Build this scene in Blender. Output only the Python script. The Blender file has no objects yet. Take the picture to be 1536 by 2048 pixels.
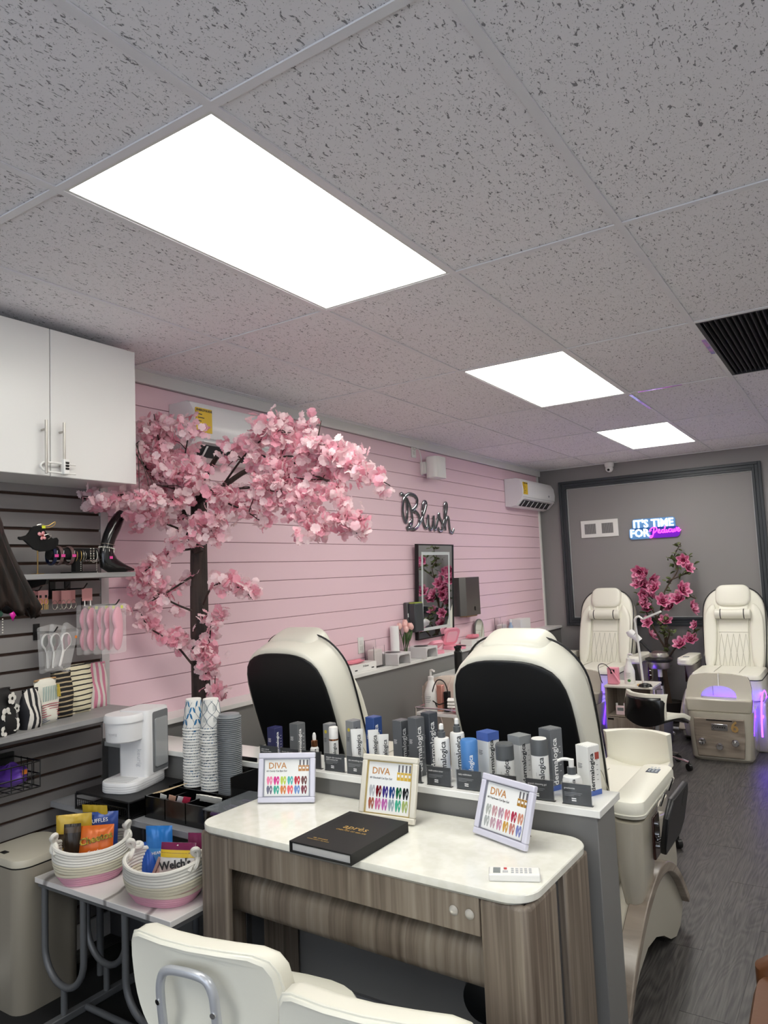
import bpy, bmesh, math, random
from mathutils import Vector as V, Matrix as MX
sc = bpy.context.scene
C = sc.collection
PI = math.pi
sin, cos, rad = math.sin, math.cos, math.radians
RN = random.Random(7)
# ---------------------------------------------------------------- camera
cam = bpy.data.objects.new('camera', bpy.data.cameras.new('camera'))
C.objects.link(cam)
R_ = V((0.83557, 0.54772, -0.04278)); U_ = V((0.08214, -0.04755, 0.99549)); F_ = V((-0.54321, 0.83531, 0.08472))
cam.matrix_world = MX(((R_.x, U_.x, -F_.x, 3.0551), (R_.y, U_.y, -F_.y, -1.1539), (R_.z, U_.z, -F_.z, 1.5925), (0, 0, 0, 1)))
cam.data.sensor_fit = 'VERTICAL'
cam.data.sensor_height = 36
cam.data.lens = 36 * 1455.03 / 2048
cam.data.clip_start = .02
sc.camera = cam
# ---------------------------------------------------------------- world, exposure
w = bpy.data.worlds.new('world'); sc.world = w
w.use_nodes = True
w.node_tree.nodes['Background'].inputs[0].default_value = (.80, .88, 1.0, 1)
w.node_tree.nodes['Background'].inputs[1].default_value = 1.3
sc.view_settings.view_transform = 'Standard'
sc.view_settings.look = 'None'
sc.view_settings.gamma = 1
sc.view_settings.use_curve_mapping = False
sc.view_settings.exposure = 0.84
PANEL = 6.3          # emission of the ceiling light panels

# ---------------------------------------------------------------- materials
def lin(h):
    h = h.lstrip('#')
    r = []
    for i in (0, 2, 4):
        c = int(h[i:i + 2], 16) / 255
        r.append(c / 12.92 if c <= .04045 else ((c + .055) / 1.055) ** 2.4)
    return (*r, 1)
MATS = {}
def mat(name, col='#808080', rough=.5, metal=0, emit=None, es=0, trans=0, alpha=1, coat=0, ior=None, spec=None, noise=None, bump=None, sub=0):
    if name in MATS: return MATS[name]
    m = bpy.data.materials.new(name); MATS[name] = m
    m.use_nodes = True
    nt = m.node_tree; b = nt.nodes['Principled BSDF']
    b.inputs['Base Color'].default_value = lin(col)
    b.inputs['Roughness'].default_value = rough
    b.inputs['Metallic'].default_value = metal
    b.inputs['Transmission Weight'].default_value = trans
    b.inputs['Alpha'].default_value = alpha
    b.inputs['Coat Weight'].default_value = coat
    b.inputs['Coat Roughness'].default_value = .12
    if sub:
        b.inputs['Subsurface Weight'].default_value = sub
        b.inputs['Subsurface Radius'].default_value = (.01, .006, .006)
    if ior: b.inputs['IOR'].default_value = ior
    if spec is not None: b.inputs['Specular IOR Level'].default_value = spec
    if emit:
        b.inputs['Emission Color'].default_value = lin(emit)
        b.inputs['Emission Strength'].default_value = es
    if noise or bump:
        tc = nt.nodes.new('ShaderNodeTexCoord')
        mp = nt.nodes.new('ShaderNodeMapping')
        nt.links.new(tc.outputs['Object'], mp.inputs[0])
    if noise:      # (colour2, scale xyz, detail, distortion, lo, hi)
        c2, s, det, dis, lo, hi = noise
        mp.inputs['Scale'].default_value = s
        n = nt.nodes.new('ShaderNodeTexNoise')
        n.inputs['Scale'].default_value = 1; n.inputs['Detail'].default_value = det; n.inputs['Distortion'].default_value = dis
        nt.links.new(mp.outputs[0], n.inputs['Vector'])
        r = nt.nodes.new('ShaderNodeValToRGB')
        r.color_ramp.elements[0].position = lo; r.color_ramp.elements[0].color = lin(col)
        r.color_ramp.elements[1].position = hi; r.color_ramp.elements[1].color = lin(c2)
        nt.links.new(n.outputs['Fac'], r.inputs[0])
        nt.links.new(r.outputs[0], b.inputs['Base Color'])
    if bump:       # (scale, strength, distance)
        n2 = nt.nodes.new('ShaderNodeTexNoise'); n2.inputs['Scale'].default_value = bump[0]; n2.inputs['Detail'].default_value = 3
        nt.links.new(tc.outputs['Object'], n2.inputs['Vector'])
        bp = nt.nodes.new('ShaderNodeBump'); bp.inputs['Strength'].default_value = bump[1]; bp.inputs['Distance'].default_value = bump[2]
        nt.links.new(n2.outputs['Fac'], bp.inputs['Height'])
        nt.links.new(bp.outputs[0], b.inputs['Normal'])
    return m
def wood(name, light, dark, mid, s, rough=.4):
    """stretched noise grain; s = mapping scale"""
    m = mat(name, mid, rough)
    nt = m.node_tree; b = nt.nodes['Principled BSDF']
    tc = nt.nodes.new('ShaderNodeTexCoord'); mp = nt.nodes.new('ShaderNodeMapping')
    mp.inputs['Scale'].default_value = s
    nt.links.new(tc.outputs['Object'], mp.inputs[0])
    n = nt.nodes.new('ShaderNodeTexNoise'); n.inputs['Scale'].default_value = 1; n.inputs['Detail'].default_value = 5; n.inputs['Distortion'].default_value = .6
    n2 = nt.nodes.new('ShaderNodeTexNoise'); n2.inputs['Scale'].default_value = .12; n2.inputs['Detail'].default_value = 3; n2.inputs['Distortion'].default_value = 1.2
    nt.links.new(mp.outputs[0], n.inputs['Vector']); nt.links.new(mp.outputs[0], n2.inputs['Vector'])
    mx = nt.nodes.new('ShaderNodeMath'); mx.operation = 'MULTIPLY_ADD'; mx.inputs[1].default_value = .55
    nt.links.new(n.outputs['Fac'], mx.inputs[0])
    m2 = nt.nodes.new('ShaderNodeMath'); m2.operation = 'MULTIPLY'; m2.inputs[1].default_value = .45
    nt.links.new(n2.outputs['Fac'], m2.inputs[0]); nt.links.new(m2.outputs[0], mx.inputs[2])
    r = nt.nodes.new('ShaderNodeValToRGB')
    e = r.color_ramp.elements
    e[0].position = .34; e[0].color = lin(dark); e[1].position = .64; e[1].color = lin(light)
    k = e.new(.48); k.color = lin(mid)
    nt.links.new(mx.outputs[0], r.inputs[0]); nt.links.new(r.outputs[0], b.inputs['Base Color'])
    return m

# ---------------------------------------------------------------- mesh builder
def rrect(w, h, r, n=5):
    """rounded rectangle polygon, centred"""
    r = min(r, w / 2 - 1e-4, h / 2 - 1e-4); P = []
    for cx, cy, a0 in ((w / 2 - r, h / 2 - r, 0), (-w / 2 + r, h / 2 - r, 90), (-w / 2 + r, -h / 2 + r, 180), (w / 2 - r, -h / 2 + r, 270)):
        for i in range(n + 1):
            a = rad(a0 + 90 * i / n); P.append((cx + r * cos(a), cy + r * sin(a)))
    return P
def ell(rx, ry, n=24, p=2.0):
    P = []
    for i in range(n):
        a = 2 * PI * i / n; c, s = cos(a), sin(a)
        P.append((rx * math.copysign(abs(c) ** (2 / p), c), ry * math.copysign(abs(s) ** (2 / p), s)))
    return P
def spline(P, k=6, closed=False):
    """Catmull-Rom through the points"""
    P = [V(p) for p in P]; n = len(P); out = []
    rng = n if closed else n - 1
    for i in range(rng):
        p1, p2 = P[i], P[(i + 1) % n]
        p0 = P[i - 1] if (closed or i > 0) else p1 * 2 - p2
        p3 = P[(i + 2) % n] if (closed or i + 2 < n) else p2 * 2 - p1
        for j in range(k):
            t = j / k
            out.append(.5 * ((2 * p1) + (p2 - p0) * t + (2 * p0 - 5 * p1 + 4 * p2 - p3) * t * t + (3 * p1 - p0 - 3 * p2 + p3) * t ** 3))
    if not closed: out.append(P[-1])
    return out
class B:
    def __init__(s): s.v = []; s.f = []; s.m = []; s.k = 0; s.X = MX()
    def at(s, x=0, y=0, z=0, rz=0, rx=0, ry=0):
        s.X = MX.Translation((x, y, z)) @ MX.Rotation(rz, 4, 'Z') @ MX.Rotation(ry, 4, 'Y') @ MX.Rotation(rx, 4, 'X'); return s
    def add(s, vs, fs):
        o = len(s.v)
        s.v += [s.X @ V(p) for p in vs]
        for f in fs: s.f.append(tuple(o + i for i in f)); s.m.append(s.k)
        return s
    def mi(s, k): s.k = k; return s
    def box(s, x0, x1, y0, y1, z0, z1):
        return s.add([(x0, y0, z0), (x1, y0, z0), (x1, y1, z0), (x0, y1, z0), (x0, y0, z1), (x1, y0, z1), (x1, y1, z1), (x0, y1, z1)],
                     [(0, 3, 2, 1), (4, 5, 6, 7), (0, 1, 5, 4), (1, 2, 6, 5), (2, 3, 7, 6), (3, 0, 4, 7)])
    def loft(s, rings, cap=True, closed=False):
        n = len(rings[0]); vs = [p for r in rings for p in r]; fs = []
        m = len(rings)
        for i in range(m if closed else m - 1):
            for j in range(n):
                a = i * n + j; b = i * n + (j + 1) % n; c = ((i + 1) % m) * n
                fs.append((a, b, c + (j + 1) % n, c + j))
        if cap and not closed:
            fs.append(tuple(reversed(range(n)))); fs.append(tuple(range((m - 1) * n, m * n)))
        return s.add(vs, fs)
    def slab(s, poly, layers, ax='y'):
        """polygon lofted along an axis: layers = [(offset, scale)], poly in the other two axes"""
        rings = []
        cx = sum(p[0] for p in poly) / len(poly); cy = sum(p[1] for p in poly) / len(poly)
        for L in layers:
            o, k = L[0], L[1]; k2 = L[2] if len(L) > 2 else k
            r = [(cx + (p[0] - cx) * k, cy + (p[1] - cy) * k2) for p in poly]
            rings.append([{'y': (a, o, b), 'z': (a, b, o), 'x': (o, a, b)}[ax] for a, b in r])
        return s.loft(rings)
    def cyl(s, p0, p1, r0, r1=None, n=14, cap=True):
        r1 = r0 if r1 is None else r1
        p0, p1 = V(p0), V(p1); d = (p1 - p0).normalized()
        u = d.orthogonal().normalized(); v = d.cross(u)
        return s.loft([[p + (u * cos(2 * PI * i / n) + v * sin(2 * PI * i / n)) * r for i in range(n)] for p, r in ((p0, r0), (p1, r1))], cap)
    def tube(s, P, r, n=8, closed=False, flat=None):
        P = [V(p) for p in P]; m = len(P); rs = r if isinstance(r, (list, tuple)) else [r] * m
        rings = []; u = None
        for i in range(m):
            a = P[i - 1] if (i or closed) else P[0]; b = P[(i + 1) % m] if (i < m - 1 or closed) else P[-1]
            d = (b - a)
            d = d.normalized() if d.length > 1e-9 else V((0, 0, 1))
            if u is None: u = d.orthogonal().normalized()
            u = (u - d * u.dot(d)); u = u.normalized() if u.length > 1e-6 else d.orthogonal().normalized()
            w_ = d.cross(u)
            rings.append([P[i] + (u * cos(2 * PI * k / n) + w_ * sin(2 * PI * k / n)) * rs[i] for k in range(n)])
        return s.loft(rings, not closed, closed)
    def lathe(s, prof, n=24, c=(0, 0, 0)):
        return s.loft([[(c[0] + r * cos(2 * PI * i / n), c[1] + r * sin(2 * PI * i / n), c[2] + z) for i in range(n)] for r, z in prof])
    def sphere(s, c, rx, ry=None, rz=None, n=12, m=8):
        ry = rx if ry is None else ry; rz = rx if rz is None else rz
        prof = [(max(1e-4, sin(PI * j / m)), -cos(PI * j / m)) for j in range(m + 1)]
        return s.loft([[(c[0] + rx * r * cos(2 * PI * i / n), c[1] + ry * r * sin(2 * PI * i / n), c[2] + rz * z) for i in range(n)] for r, z in prof])
    def grid(s, fn, nu, nv, wrapu=False):
        vs = [fn(i / nu, j / nv) for j in range(nv + 1) for i in range(nu + (0 if wrapu else 1))]
        W = nu + (0 if wrapu else 1); fs = []
        for j in range(nv):
            for i in range(nu): fs.append((j * W + i, j * W + (i + 1) % W, (j + 1) * W + (i + 1) % W, (j + 1) * W + i))
        return s.add(vs, fs)
    def quad(s, a, b, c, d): return s.add([a, b, c, d], [(0, 1, 2, 3)])
    def poly(s, P): return s.add(P, [tuple(range(len(P)))])
    def map(s, fn):
        s.v = [V(fn(p)) for p in s.v]; return s
    def mesh(s, name, mats, ang=38):
        me = bpy.data.meshes.new(name)
        me.from_pydata([tuple(p) for p in s.v], [], s.f)
        if not isinstance(mats, (list, tuple)): mats = [mats]
        for m in mats: me.materials.append(m)
        me.polygons.foreach_set('material_index', s.m)
        me.polygons.foreach_set('use_smooth', [True] * len(s.f))
        me.update()
        me.set_sharp_from_angle(angle=rad(ang))
        return me
    def obj(s, name, mats, parent=None, bev=0, seg=2, subd=0, solid=0, ang=38, label=None):
        o = bpy.data.objects.new(name, s.mesh(name, mats, ang)); C.objects.link(o)
        if parent: o.parent = parent
        if solid:
            k = o.modifiers.new('solid', 'SOLIDIFY'); k.thickness = solid; k.offset = 0
        if bev:
            k = o.modifiers.new('bevel', 'BEVEL'); k.width = bev; k.segments = seg; k.limit_method = 'ANGLE'; k.angle_limit = rad(40); k.use_clamp_overlap = True
            k.harden_normals = False
        if subd:
            k = o.modifiers.new('sub', 'SUBSURF'); k.levels = subd; k.render_levels = subd
        if label: o['label'] = label
        return o
def thing(name, label, cat, loc=(0, 0, 0), rz=0, group=None):
    o = bpy.data.objects.new(name, None); C.objects.link(o)
    o.empty_display_size = .05
    o.location = loc; o.rotation_euler = (0, 0, rz)
    o['label'] = label; o['category'] = cat
    if group: o['group'] = group
    return o
def tag(o, label, cat, group=None, loc=None, rz=None):
    o['label'] = label; o['category'] = cat
    if group: o['group'] = group
    if loc is not None: o.location = loc
    if rz is not None: o.rotation_euler = (0, 0, rz)
    return o
def struct(o): o['kind'] = 'structure'; return o
def share(o, parent=None, loc=None, rot=None, scale=None, name=None):
    c = o.copy(); C.objects.link(c)
    if name: c.name = name
    if parent is not None: c.parent = parent
    if loc is not None: c.location = loc
    if rot is not None: c.rotation_euler = rot
    if scale is not None: c.scale = scale
    return c
def dup(root, loc, rz, label=None, group=None):
    r = root.copy(); C.objects.link(r); r.location = loc; r.rotation_euler = (0, 0, rz)
    if label: r['label'] = label
    if group: r['group'] = group
    for ch in list(root.children):
        c = ch.copy(); C.objects.link(c); c.parent = r
        for g in list(ch.children):
            d = g.copy(); C.objects.link(d); d.parent = c
    return r
TXT = {}
def text(s, size, m, parent, M, name='lettering', align='CENTER', ext=.0003, shear=0, off=0, sx=1):
    key = (s, size, align, ext, shear, m.name, off)
    if key not in TXT:
        cu = bpy.data.curves.new('txt', 'FONT'); cu.body = s; cu.size = size; cu.align_x = align; cu.align_y = 'CENTER'
        cu.extrude = ext; cu.shear = shear; cu.resolution_u = 2; cu.offset = off
        t = bpy.data.objects.new('txt', cu)
        me = bpy.data.meshes.new_from_object(t); me.name = 'lettering'
        bpy.data.objects.remove(t); bpy.data.curves.remove(cu)
        me.materials.clear(); me.materials.append(m)
        TXT[key] = me
    o = bpy.data.objects.new(name, TXT[key]); C.objects.link(o)
    o.parent = parent
    o.matrix_local = M @ MX.Diagonal((sx, 1, 1, 1))
    return o
def TM(x, y, z, rx=90, rz=0, ry=0):
    return MX.Translation((x, y, z)) @ MX.Rotation(rad(rz), 4, 'Z') @ MX.Rotation(rad(rx), 4, 'X') @ MX.Rotation(rad(ry), 4, 'Z')

# shared materials
WHITE = mat('white_paint', '#e9e9e6', .35)
WGLOSS = mat('white_gloss', '#f2f2ee', .16, coat=.3)
WPLAST = mat('white_plastic', '#ecebe8', .32)
LEATH = mat('cream_leather', '#e9e7da', .38, bump=(90, .12, .002))
BLACK = mat('black_plastic', '#0b0b0c', .35)
BLEATH = mat('black_vinyl', '#0d0f12', .42, bump=(140, .08, .001))
BWIRE = mat('black_wire', '#08080a', .4)
CHROME = mat('chrome', '#d8d8da', .1, 1)
STEEL = mat('brushed_steel', '#b9b5ae', .3, 1)
BEIGE = mat('beige_gloss', '#b7b1a3', .22, coat=.5)
GREYM = mat('grey_metal', '#6f7174', .42, .3)
GLASS = mat('clear_acrylic', '#ffffff', .03, trans=1, ior=1.25)
GOLD = mat('gold_foil', '#e0b866', .35, .5)
PINK = mat('pink_plastic', '#f3a0b4', .35)
DKGREY = mat('dark_grey_card', '#55585c', .5)
WOODX = wood('greige_wood', '#a3988a', '#62574c', '#84786b', (46, 3, 1.6))
WOODL = wood('greige_wood_leg', '#9c9082', '#5b5046', '#7a6e62', (60, 60, 1.4))
# ================================================================ the room
XR, YF, YB, H = 5.53, -3.2, 6.87, 2.70
GREY = mat('grey_wall', '#7b7a79', .6, bump=(180, .05, .001))
GREYB = mat('grey_wall_back', '#8d8a8a', .6, bump=(180, .05, .001))
PWALL = mat('pink_board', '#f0d0da', .45, bump=(60, .04, .001))
SLATE = mat('slate_trim', '#33383d', .45)
# floor
fm = mat('floor_plank', '#54514f', .42)
nt = fm.node_tree; bs = nt.nodes['Principled BSDF']
geo = nt.nodes.new('ShaderNodeNewGeometry'); oi = nt.nodes.new('ShaderNodeObjectInfo')
mp = nt.nodes.new('ShaderNodeMapping'); mp.inputs['Scale'].default_value = (9, 1.1, 1)
ad = nt.nodes.new('ShaderNodeVectorMath'); ad.operation = 'ADD'
sc3 = nt.nodes.new('ShaderNodeVectorMath'); sc3.operation = 'SCALE'; sc3.inputs['Scale'].default_value = 17
cmb = nt.nodes.new('ShaderNodeCombineXYZ')
nt.links.new(oi.outputs['Random'], cmb.inputs[1]); nt.links.new(oi.outputs['Random'], cmb.inputs[2])
nt.links.new(cmb.outputs[0], sc3.inputs[0])
nt.links.new(geo.outputs['Position'], ad.inputs[0]); nt.links.new(sc3.outputs[0], ad.inputs[1])
nt.links.new(ad.outputs[0], mp.inputs[0])
n1 = nt.nodes.new('ShaderNodeTexNoise'); n1.inputs['Scale'].default_value = .8; n1.inputs['Detail'].default_value = 2; n1.inputs['Distortion'].default_value = .5
nt.links.new(mp.outputs[0], n1.inputs['Vector'])
mul = nt.nodes.new('ShaderNodeMath'); mul.operation = 'MULTIPLY'; mul.inputs[1].default_value = 120
sn = nt.nodes.new('ShaderNodeMath'); sn.operation = 'SINE'
nt.links.new(n1.outputs['Fac'], mul.inputs[0]); nt.links.new(mul.outputs[0], sn.inputs[0])
mp2 = nt.nodes.new('ShaderNodeMapping'); mp2.inputs['Scale'].default_value = (160, 6, 1)
nt.links.new(ad.outputs[0], mp2.inputs[0])
n2 = nt.nodes.new('ShaderNodeTexNoise'); n2.inputs['Scale'].default_value = 1; n2.inputs['Detail'].default_value = 4
nt.links.new(mp2.outputs[0], n2.inputs['Vector'])
ma = nt.nodes.new('ShaderNodeMath'); ma.operation = 'MULTIPLY_ADD'; ma.inputs[1].default_value = .085
nt.links.new(sn.outputs[0], ma.inputs[0]); nt.links.new(n2.outputs['Fac'], ma.inputs[2])
rp = nt.nodes.new('ShaderNodeValToRGB')
rp.color_ramp.elements[0].position = .32; rp.color_ramp.elements[0].color = lin('#323031')
rp.color_ramp.elements[1].position = .68; rp.color_ramp.elements[1].color = lin('#575452')
nt.links.new(ma.outputs[0], rp.inputs[0]); nt.links.new(rp.outputs[0], bs.inputs['Base Color'])
floor = struct(B().box(-.1, XR + .1, YF - .1, YB + .1, -.08, -.012).obj('floor', mat('floor_joint', '#2a2928', .8)))
pm = B().box(-.0912, .0912, -.609, .609, -.012, 0).mesh('plank', fm)
for i in range(30):
    off = (i * .47) % 1.22
    y = YF - off
    while y < YB:
        y0, y1 = max(y, YF), min(y + 1.22, YB)
        if y1 - y0 > .02:
            o = bpy.data.objects.new('plank', pm); C.objects.link(o); o.parent = floor
            o.location = (.0925 + i * .183, (y0 + y1) / 2, 0); o.scale = (1, (y1 - y0) / 1.22, 1)
        y += 1.22
# ceiling: fissured tiles in a bar grid
tm = mat('ceiling_tile', '#c6c4c6', .85)
nt = tm.node_tree; bs = nt.nodes['Principled BSDF']
geo = nt.nodes.new('ShaderNodeNewGeometry')
def pits(scale, sx, sy, rot, lo, hi, dist):
    mp = nt.nodes.new('ShaderNodeMapping'); mp.inputs['Scale'].default_value = (sx, sy, 1); mp.inputs['Rotation'].default_value = (0, 0, rot)
    nt.links.new(geo.outputs['Position'], mp.inputs[0])
    n = nt.nodes.new('ShaderNodeTexNoise'); n.inputs['Scale'].default_value = scale; n.inputs['Detail'].default_value = 2; n.inputs['Distortion'].default_value = dist
    nt.links.new(mp.outputs[0], n.inputs['Vector'])
    r = nt.nodes.new('ShaderNodeMapRange'); r.inputs[1].default_value = lo; r.inputs[2].default_value = hi
    nt.links.new(n.outputs['Fac'], r.inputs[0]); return r.outputs[0]
p1 = pits(1, 120, 52, .5, .33, .37, 1.0)
p2 = pits(1, 260, 220, 0, .28, .34, .2)
mn = nt.nodes.new('ShaderNodeMath'); mn.operation = 'MINIMUM'
nt.links.new(p1, mn.inputs[0]); nt.links.new(p2, mn.inputs[1])
rp = nt.nodes.new('ShaderNodeValToRGB')
rp.color_ramp.elements[0].color = lin('#908e92'); rp.color_ramp.elements[1].color = lin('#f6f4f7')
nt.links.new(mn.outputs[0], rp.inputs[0]); nt.links.new(rp.outputs[0], bs.inputs['Base Color'])
bp = nt.nodes.new('ShaderNodeBump'); bp.inputs['Strength'].default_value = .6; bp.inputs['Distance'].default_value = .004
nt.links.new(mn.outputs[0], bp.inputs['Height']); nt.links.new(bp.outputs[0], bs.inputs['Normal'])
ceil = struct(B().box(-.1, XR + .1, YF - .1, YB + .1, H + .06, H + .14).obj('ceiling', mat('plenum', '#55555a', .9)))
GX0, T = 1.2612, .6096
xs = [GX0 + T * k for k in range(-2, 8)]
ys = [1.2192 * m for m in range(-3, 7)]
BAR = mat('ceiling_bar', '#eeedf0', .4)
LIGHTS = {(0, 0), (0, 2), (0, 4), (0, -2), (4, 0), (4, 2), (4, 4), (4, -2)}
tmesh = B().box(-.3, .3, -.5, .5, 0, .012).mesh('ceiling_tile', tm)
cells = [(xs[i], min(xs[i + 1], XR), k) for i, k in zip(range(9), range(-2, 7)) if xs[i] < XR]
rows = [(max(ys[j], YF), min(ys[j + 1], YB), m) for j, m in zip(range(9), range(-3, 6)) if ys[j] < YB and ys[j + 1] > YF]
for x0, x1, k in cells:
    for y0, y1, m in rows:
        if (k, m) in LIGHTS or (k, m) == (2, 2): continue
        o = bpy.data.objects.new('ceiling_tile', tmesh); C.objects.link(o); o.parent = ceil
        o.location = ((x0 + x1) / 2, (y0 + y1) / 2, H + .004); o.scale = ((x1 - x0 - .006) / .6, (y1 - y0 - .006) / 1.0, 1)
for x in xs:
    if x < XR - .02: B().box(x - .012, x + .012, YF, YB, H - .002, H + .003).obj('grid_bar', BAR, ceil)
for y in ys:
    if YF < y < YB:
        for x0, x1, k in cells: B().box(x0 + .012, x1 - .012, y - .012, y + .012, H - .002, H + .0025).obj('grid_cross_bar', BAR, ceil)
B().box(0, .03, YF, YB, H - .004, H + .003).obj('wall_angle', BAR, ceil)
B().box(0, XR, YB - .02, YB, H - .004, H + .003).obj('wall_angle', BAR, ceil)
# purple neon reflection on the grid bars, painted as thin coloured strips
foil = mat('neon_reflection', '#8a7fd0', .15, .8, noise=('#d58be0', (14, 14, 1), 2, .5, .4, .6))
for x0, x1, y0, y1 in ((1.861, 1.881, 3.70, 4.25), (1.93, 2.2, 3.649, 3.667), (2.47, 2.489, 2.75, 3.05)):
    B().box(x0, x1, y0, y1, H - .004, H - .002).obj('neon_reflection_strip', foil, ceil)
# left wall : pink shiplap above a ledge, slat panel nearer the camera
wl = struct(B().box(-.14, -.012, YF, YB + .1, 0, H + .06).obj('wall_left', GREY))
zb = .93; pitch = .1165; z0 = 1.231 - pitch * 3
for i in range(16):
    a, b = max(z0 + i * pitch, .925), min(z0 + (i + 1) * pitch, 2.635)
    if b - a > .01:
        B().box(-.012, 0, 1.065, 6.78, a + .0016, b - .0016).obj('board', PWALL, wl, bev=.0012, seg=1)
B().box(-.012, -.008, 1.065, 6.78, .92, 2.64).obj('board_backing', mat('pink_gap', '#a97f8e', .7), wl)
B().box(-.012, .018, 1.02, YB, 2.632, H).obj('crown_strip', WHITE, wl)
B().box(-.012, .012, 6.78, 6.815, .93, 2.632).obj('corner_strip', WHITE, wl)
B().box(-.012, .012, 1.025, 1.066, .88, 2.632).obj('edge_strip', mat('edge_strip', '#c9c5c4', .5), wl)
B().box(-.012, 0, 6.815, YB, .0, 2.632).obj('corner_panel', GREYB, wl)
B().box(-.012, .15, 1.26, YB, 0, .905).obj('lower_wall', GREY, wl)
struct(B().box(-.012, .168, 1.255, YB, .905, .93).obj('trim_1', WHITE, bev=.002))
# back wall with applied moulding
wb = struct(B().box(-.14, XR + .1, YB, YB + .12, 0, H + .06).obj('wall_back', GREYB))
X0, X1, Z0, Z1 = .235, 2.30, .93, 2.545
for n, (a, b, d, m_, t) in {'outer': (0, .028, .03, SLATE, 0), 'cove': (.028, .06, .02, SLATE, 0), 'inner': (.06, .085, .028, SLATE, 0), 'bead': (.085, .094, .012, mat('pale_bead', '#aeb0b2', .5), 0)}.items():
    for nm, q in (('stile', (X0 + a, X0 + b, Z0 + a, Z1 - a)), ('stile', (X1 - b, X1 - a, Z0 + a, Z1 - a)), ('rail', (X0 + b, X1 - b, Z1 - b, Z1 - a)), ('rail', (X0 + b, X1 - b, Z0 + a, Z0 + b))):
        B().box(q[0], q[1], YB - d, YB, q[2], q[3]).obj('moulding_' + nm, m_, wb, bev=.003)
struct(B().box(XR, XR + .12, YF - .1, YB + .1, 0, H + .06).obj('wall_right', mat('pale_wall', '#d9d8d8', .6)))
wf = struct(B().box(-.14, .5, YF - .12, YF, 0, H + .06).box(5.1, XR + .1, YF - .12, YF, 0, H + .06).box(.5, 5.1, YF - .12, YF, 0, .3).box(.5, 5.1, YF - .12, YF, 2.5, H + .06).obj('wall_front', mat('pale_wall', '#d9d8d8', .6)))
PANE = mat('added_window_pane', '#ffffff', .02, alpha=.08)
w1 = struct(B().box(.5, 5.1, YF - .1, YF - .05, .3, .36).box(.5, 5.1, YF - .1, YF - .05, 2.44, 2.5).box(.5, .56, YF - .1, YF - .05, .36, 2.44).box(5.04, 5.1, YF - .1, YF - .05, .36, 2.44).box(2.77, 2.83, YF - .1, YF - .05, .36, 2.44).obj('added_window_1', SLATE))  # unseen shop window, added behind the camera to let in fill daylight
for x0, x1 in ((.56, 2.77), (2.83, 5.04)): B().box(x0, x1, YF - .078, YF - .074, .36, 2.44).obj('added_pane', PANE, w1)
# half-height partition carrying the product shelf
wp = struct(B().box(0, 2.33, 1.06, 1.235, 0, .842).obj('wall_partition', GREY, bev=.003))
B().box(-.0, 2.345, 1.04, 1.252, .842, .864).obj('cap', WGLOSS, wp, bev=.002)
# slatted display panel
SL = mat('slat_face', '#8a8685', .5, bump=(120, .04, .001))
sp = thing('slatwall_panel', 'grey slatted display panel with brown grooves on the left wall', 'wall panel', (0, 0, 0))
B().box(-.012, -.004, -2.2, 1.025, .1, 2.25).obj('backing', mat('groove_brown', '#4a362c', .7), sp)
smesh = B().box(-.004, .012, -2.2, 1.022, .004, .068).obj('slat', SL, sp, bev=.0015, seg=1)
smesh.location = (0, 0, .1)
for i in range(1, 28): share(smesh, sp, (0, 0, .1 + i * .0765))
# white crate baseboard
struct(B().box(.012, .026, -2.2, 1.06, 0, .1).obj('baseboard_left', WHITE))
struct(B().box(0.026, 2.33, 1.045, 1.06, 0, .1).obj('baseboard_partition', mat('grey_base', '#77777b', .5)))

# ---------------------------------------------------------------- ceiling fittings
PAN = mat('light_diffuser', '#ffffff', .4, emit='#fffdf3', es=PANEL)
names = {(0, 0): 'large lit ceiling panel nearest the camera above the desk', (0, 2): 'lit ceiling panel in the middle of the row of three', (0, 4): 'lit ceiling panel farthest away near the back wall'}
for k, m in sorted(LIGHTS):
    x0 = GX0 + T * k; y0 = 1.2192 * m
    t = thing('ceiling_light', names.get((k, m), 'lit ceiling panel outside the picture behind the camera or to the right'), 'ceiling light', (x0 + T / 2, y0 + .6096, H), 0, 'flat ceiling light panels')
    w2, l2 = T / 2 - .013, .6096 - .013
    B().box(-w2, w2, -l2, -l2 + .01, .0, .012).box(-w2, w2, l2 - .01, l2, 0, .012).box(-w2, -w2 + .01, -l2 + .01, l2 - .01, 0, .012).box(w2 - .01, w2, -l2 + .01, l2 - .01, 0, .012).obj('frame', WHITE, t)
    B().box(-w2 + .01, w2 - .01, -l2 + .01, l2 - .01, .004, .008).obj('diffuser', PAN, t)
t = thing('ceiling_vent', 'black louvred return-air vent set in the ceiling grid', 'vent', (GX0 + 2.5 * T, 1.2192 * 2.5, H))
B().box(-.292, .292, -.597, .597, .03, .034).obj('backing', mat('vent_back', '#08090c', .8), t)
B().box(-.292, .292, -.597, -.58, -.001, .03).box(-.292, .292, .58, .597, -.001, .03).box(-.292, -.275, -.58, .58, -.001, .03).box(.275, .292, -.58, .58, -.001, .03).obj('frame', mat('vent_black', '#15171c', .5), t)
lv = B().box(-.002, .002, -.58, .58, 0, .022).obj('louvre', mat('vent_louvre', '#16181d', .5), t)
lv.location = (-.262, 0, .002); lv.rotation_euler = (0, .5, 0)
for i in range(1, 22): share(lv, t, (-.262 + i * .025, 0, .002), (0, .5, 0))
# ================================================================ reception desk
DZ = .78
d = thing('manicure_desk', 'greige wood-grain desk with a white top in the foreground', 'desk', (1.705, .83, 0), rad(-1.2))
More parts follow.
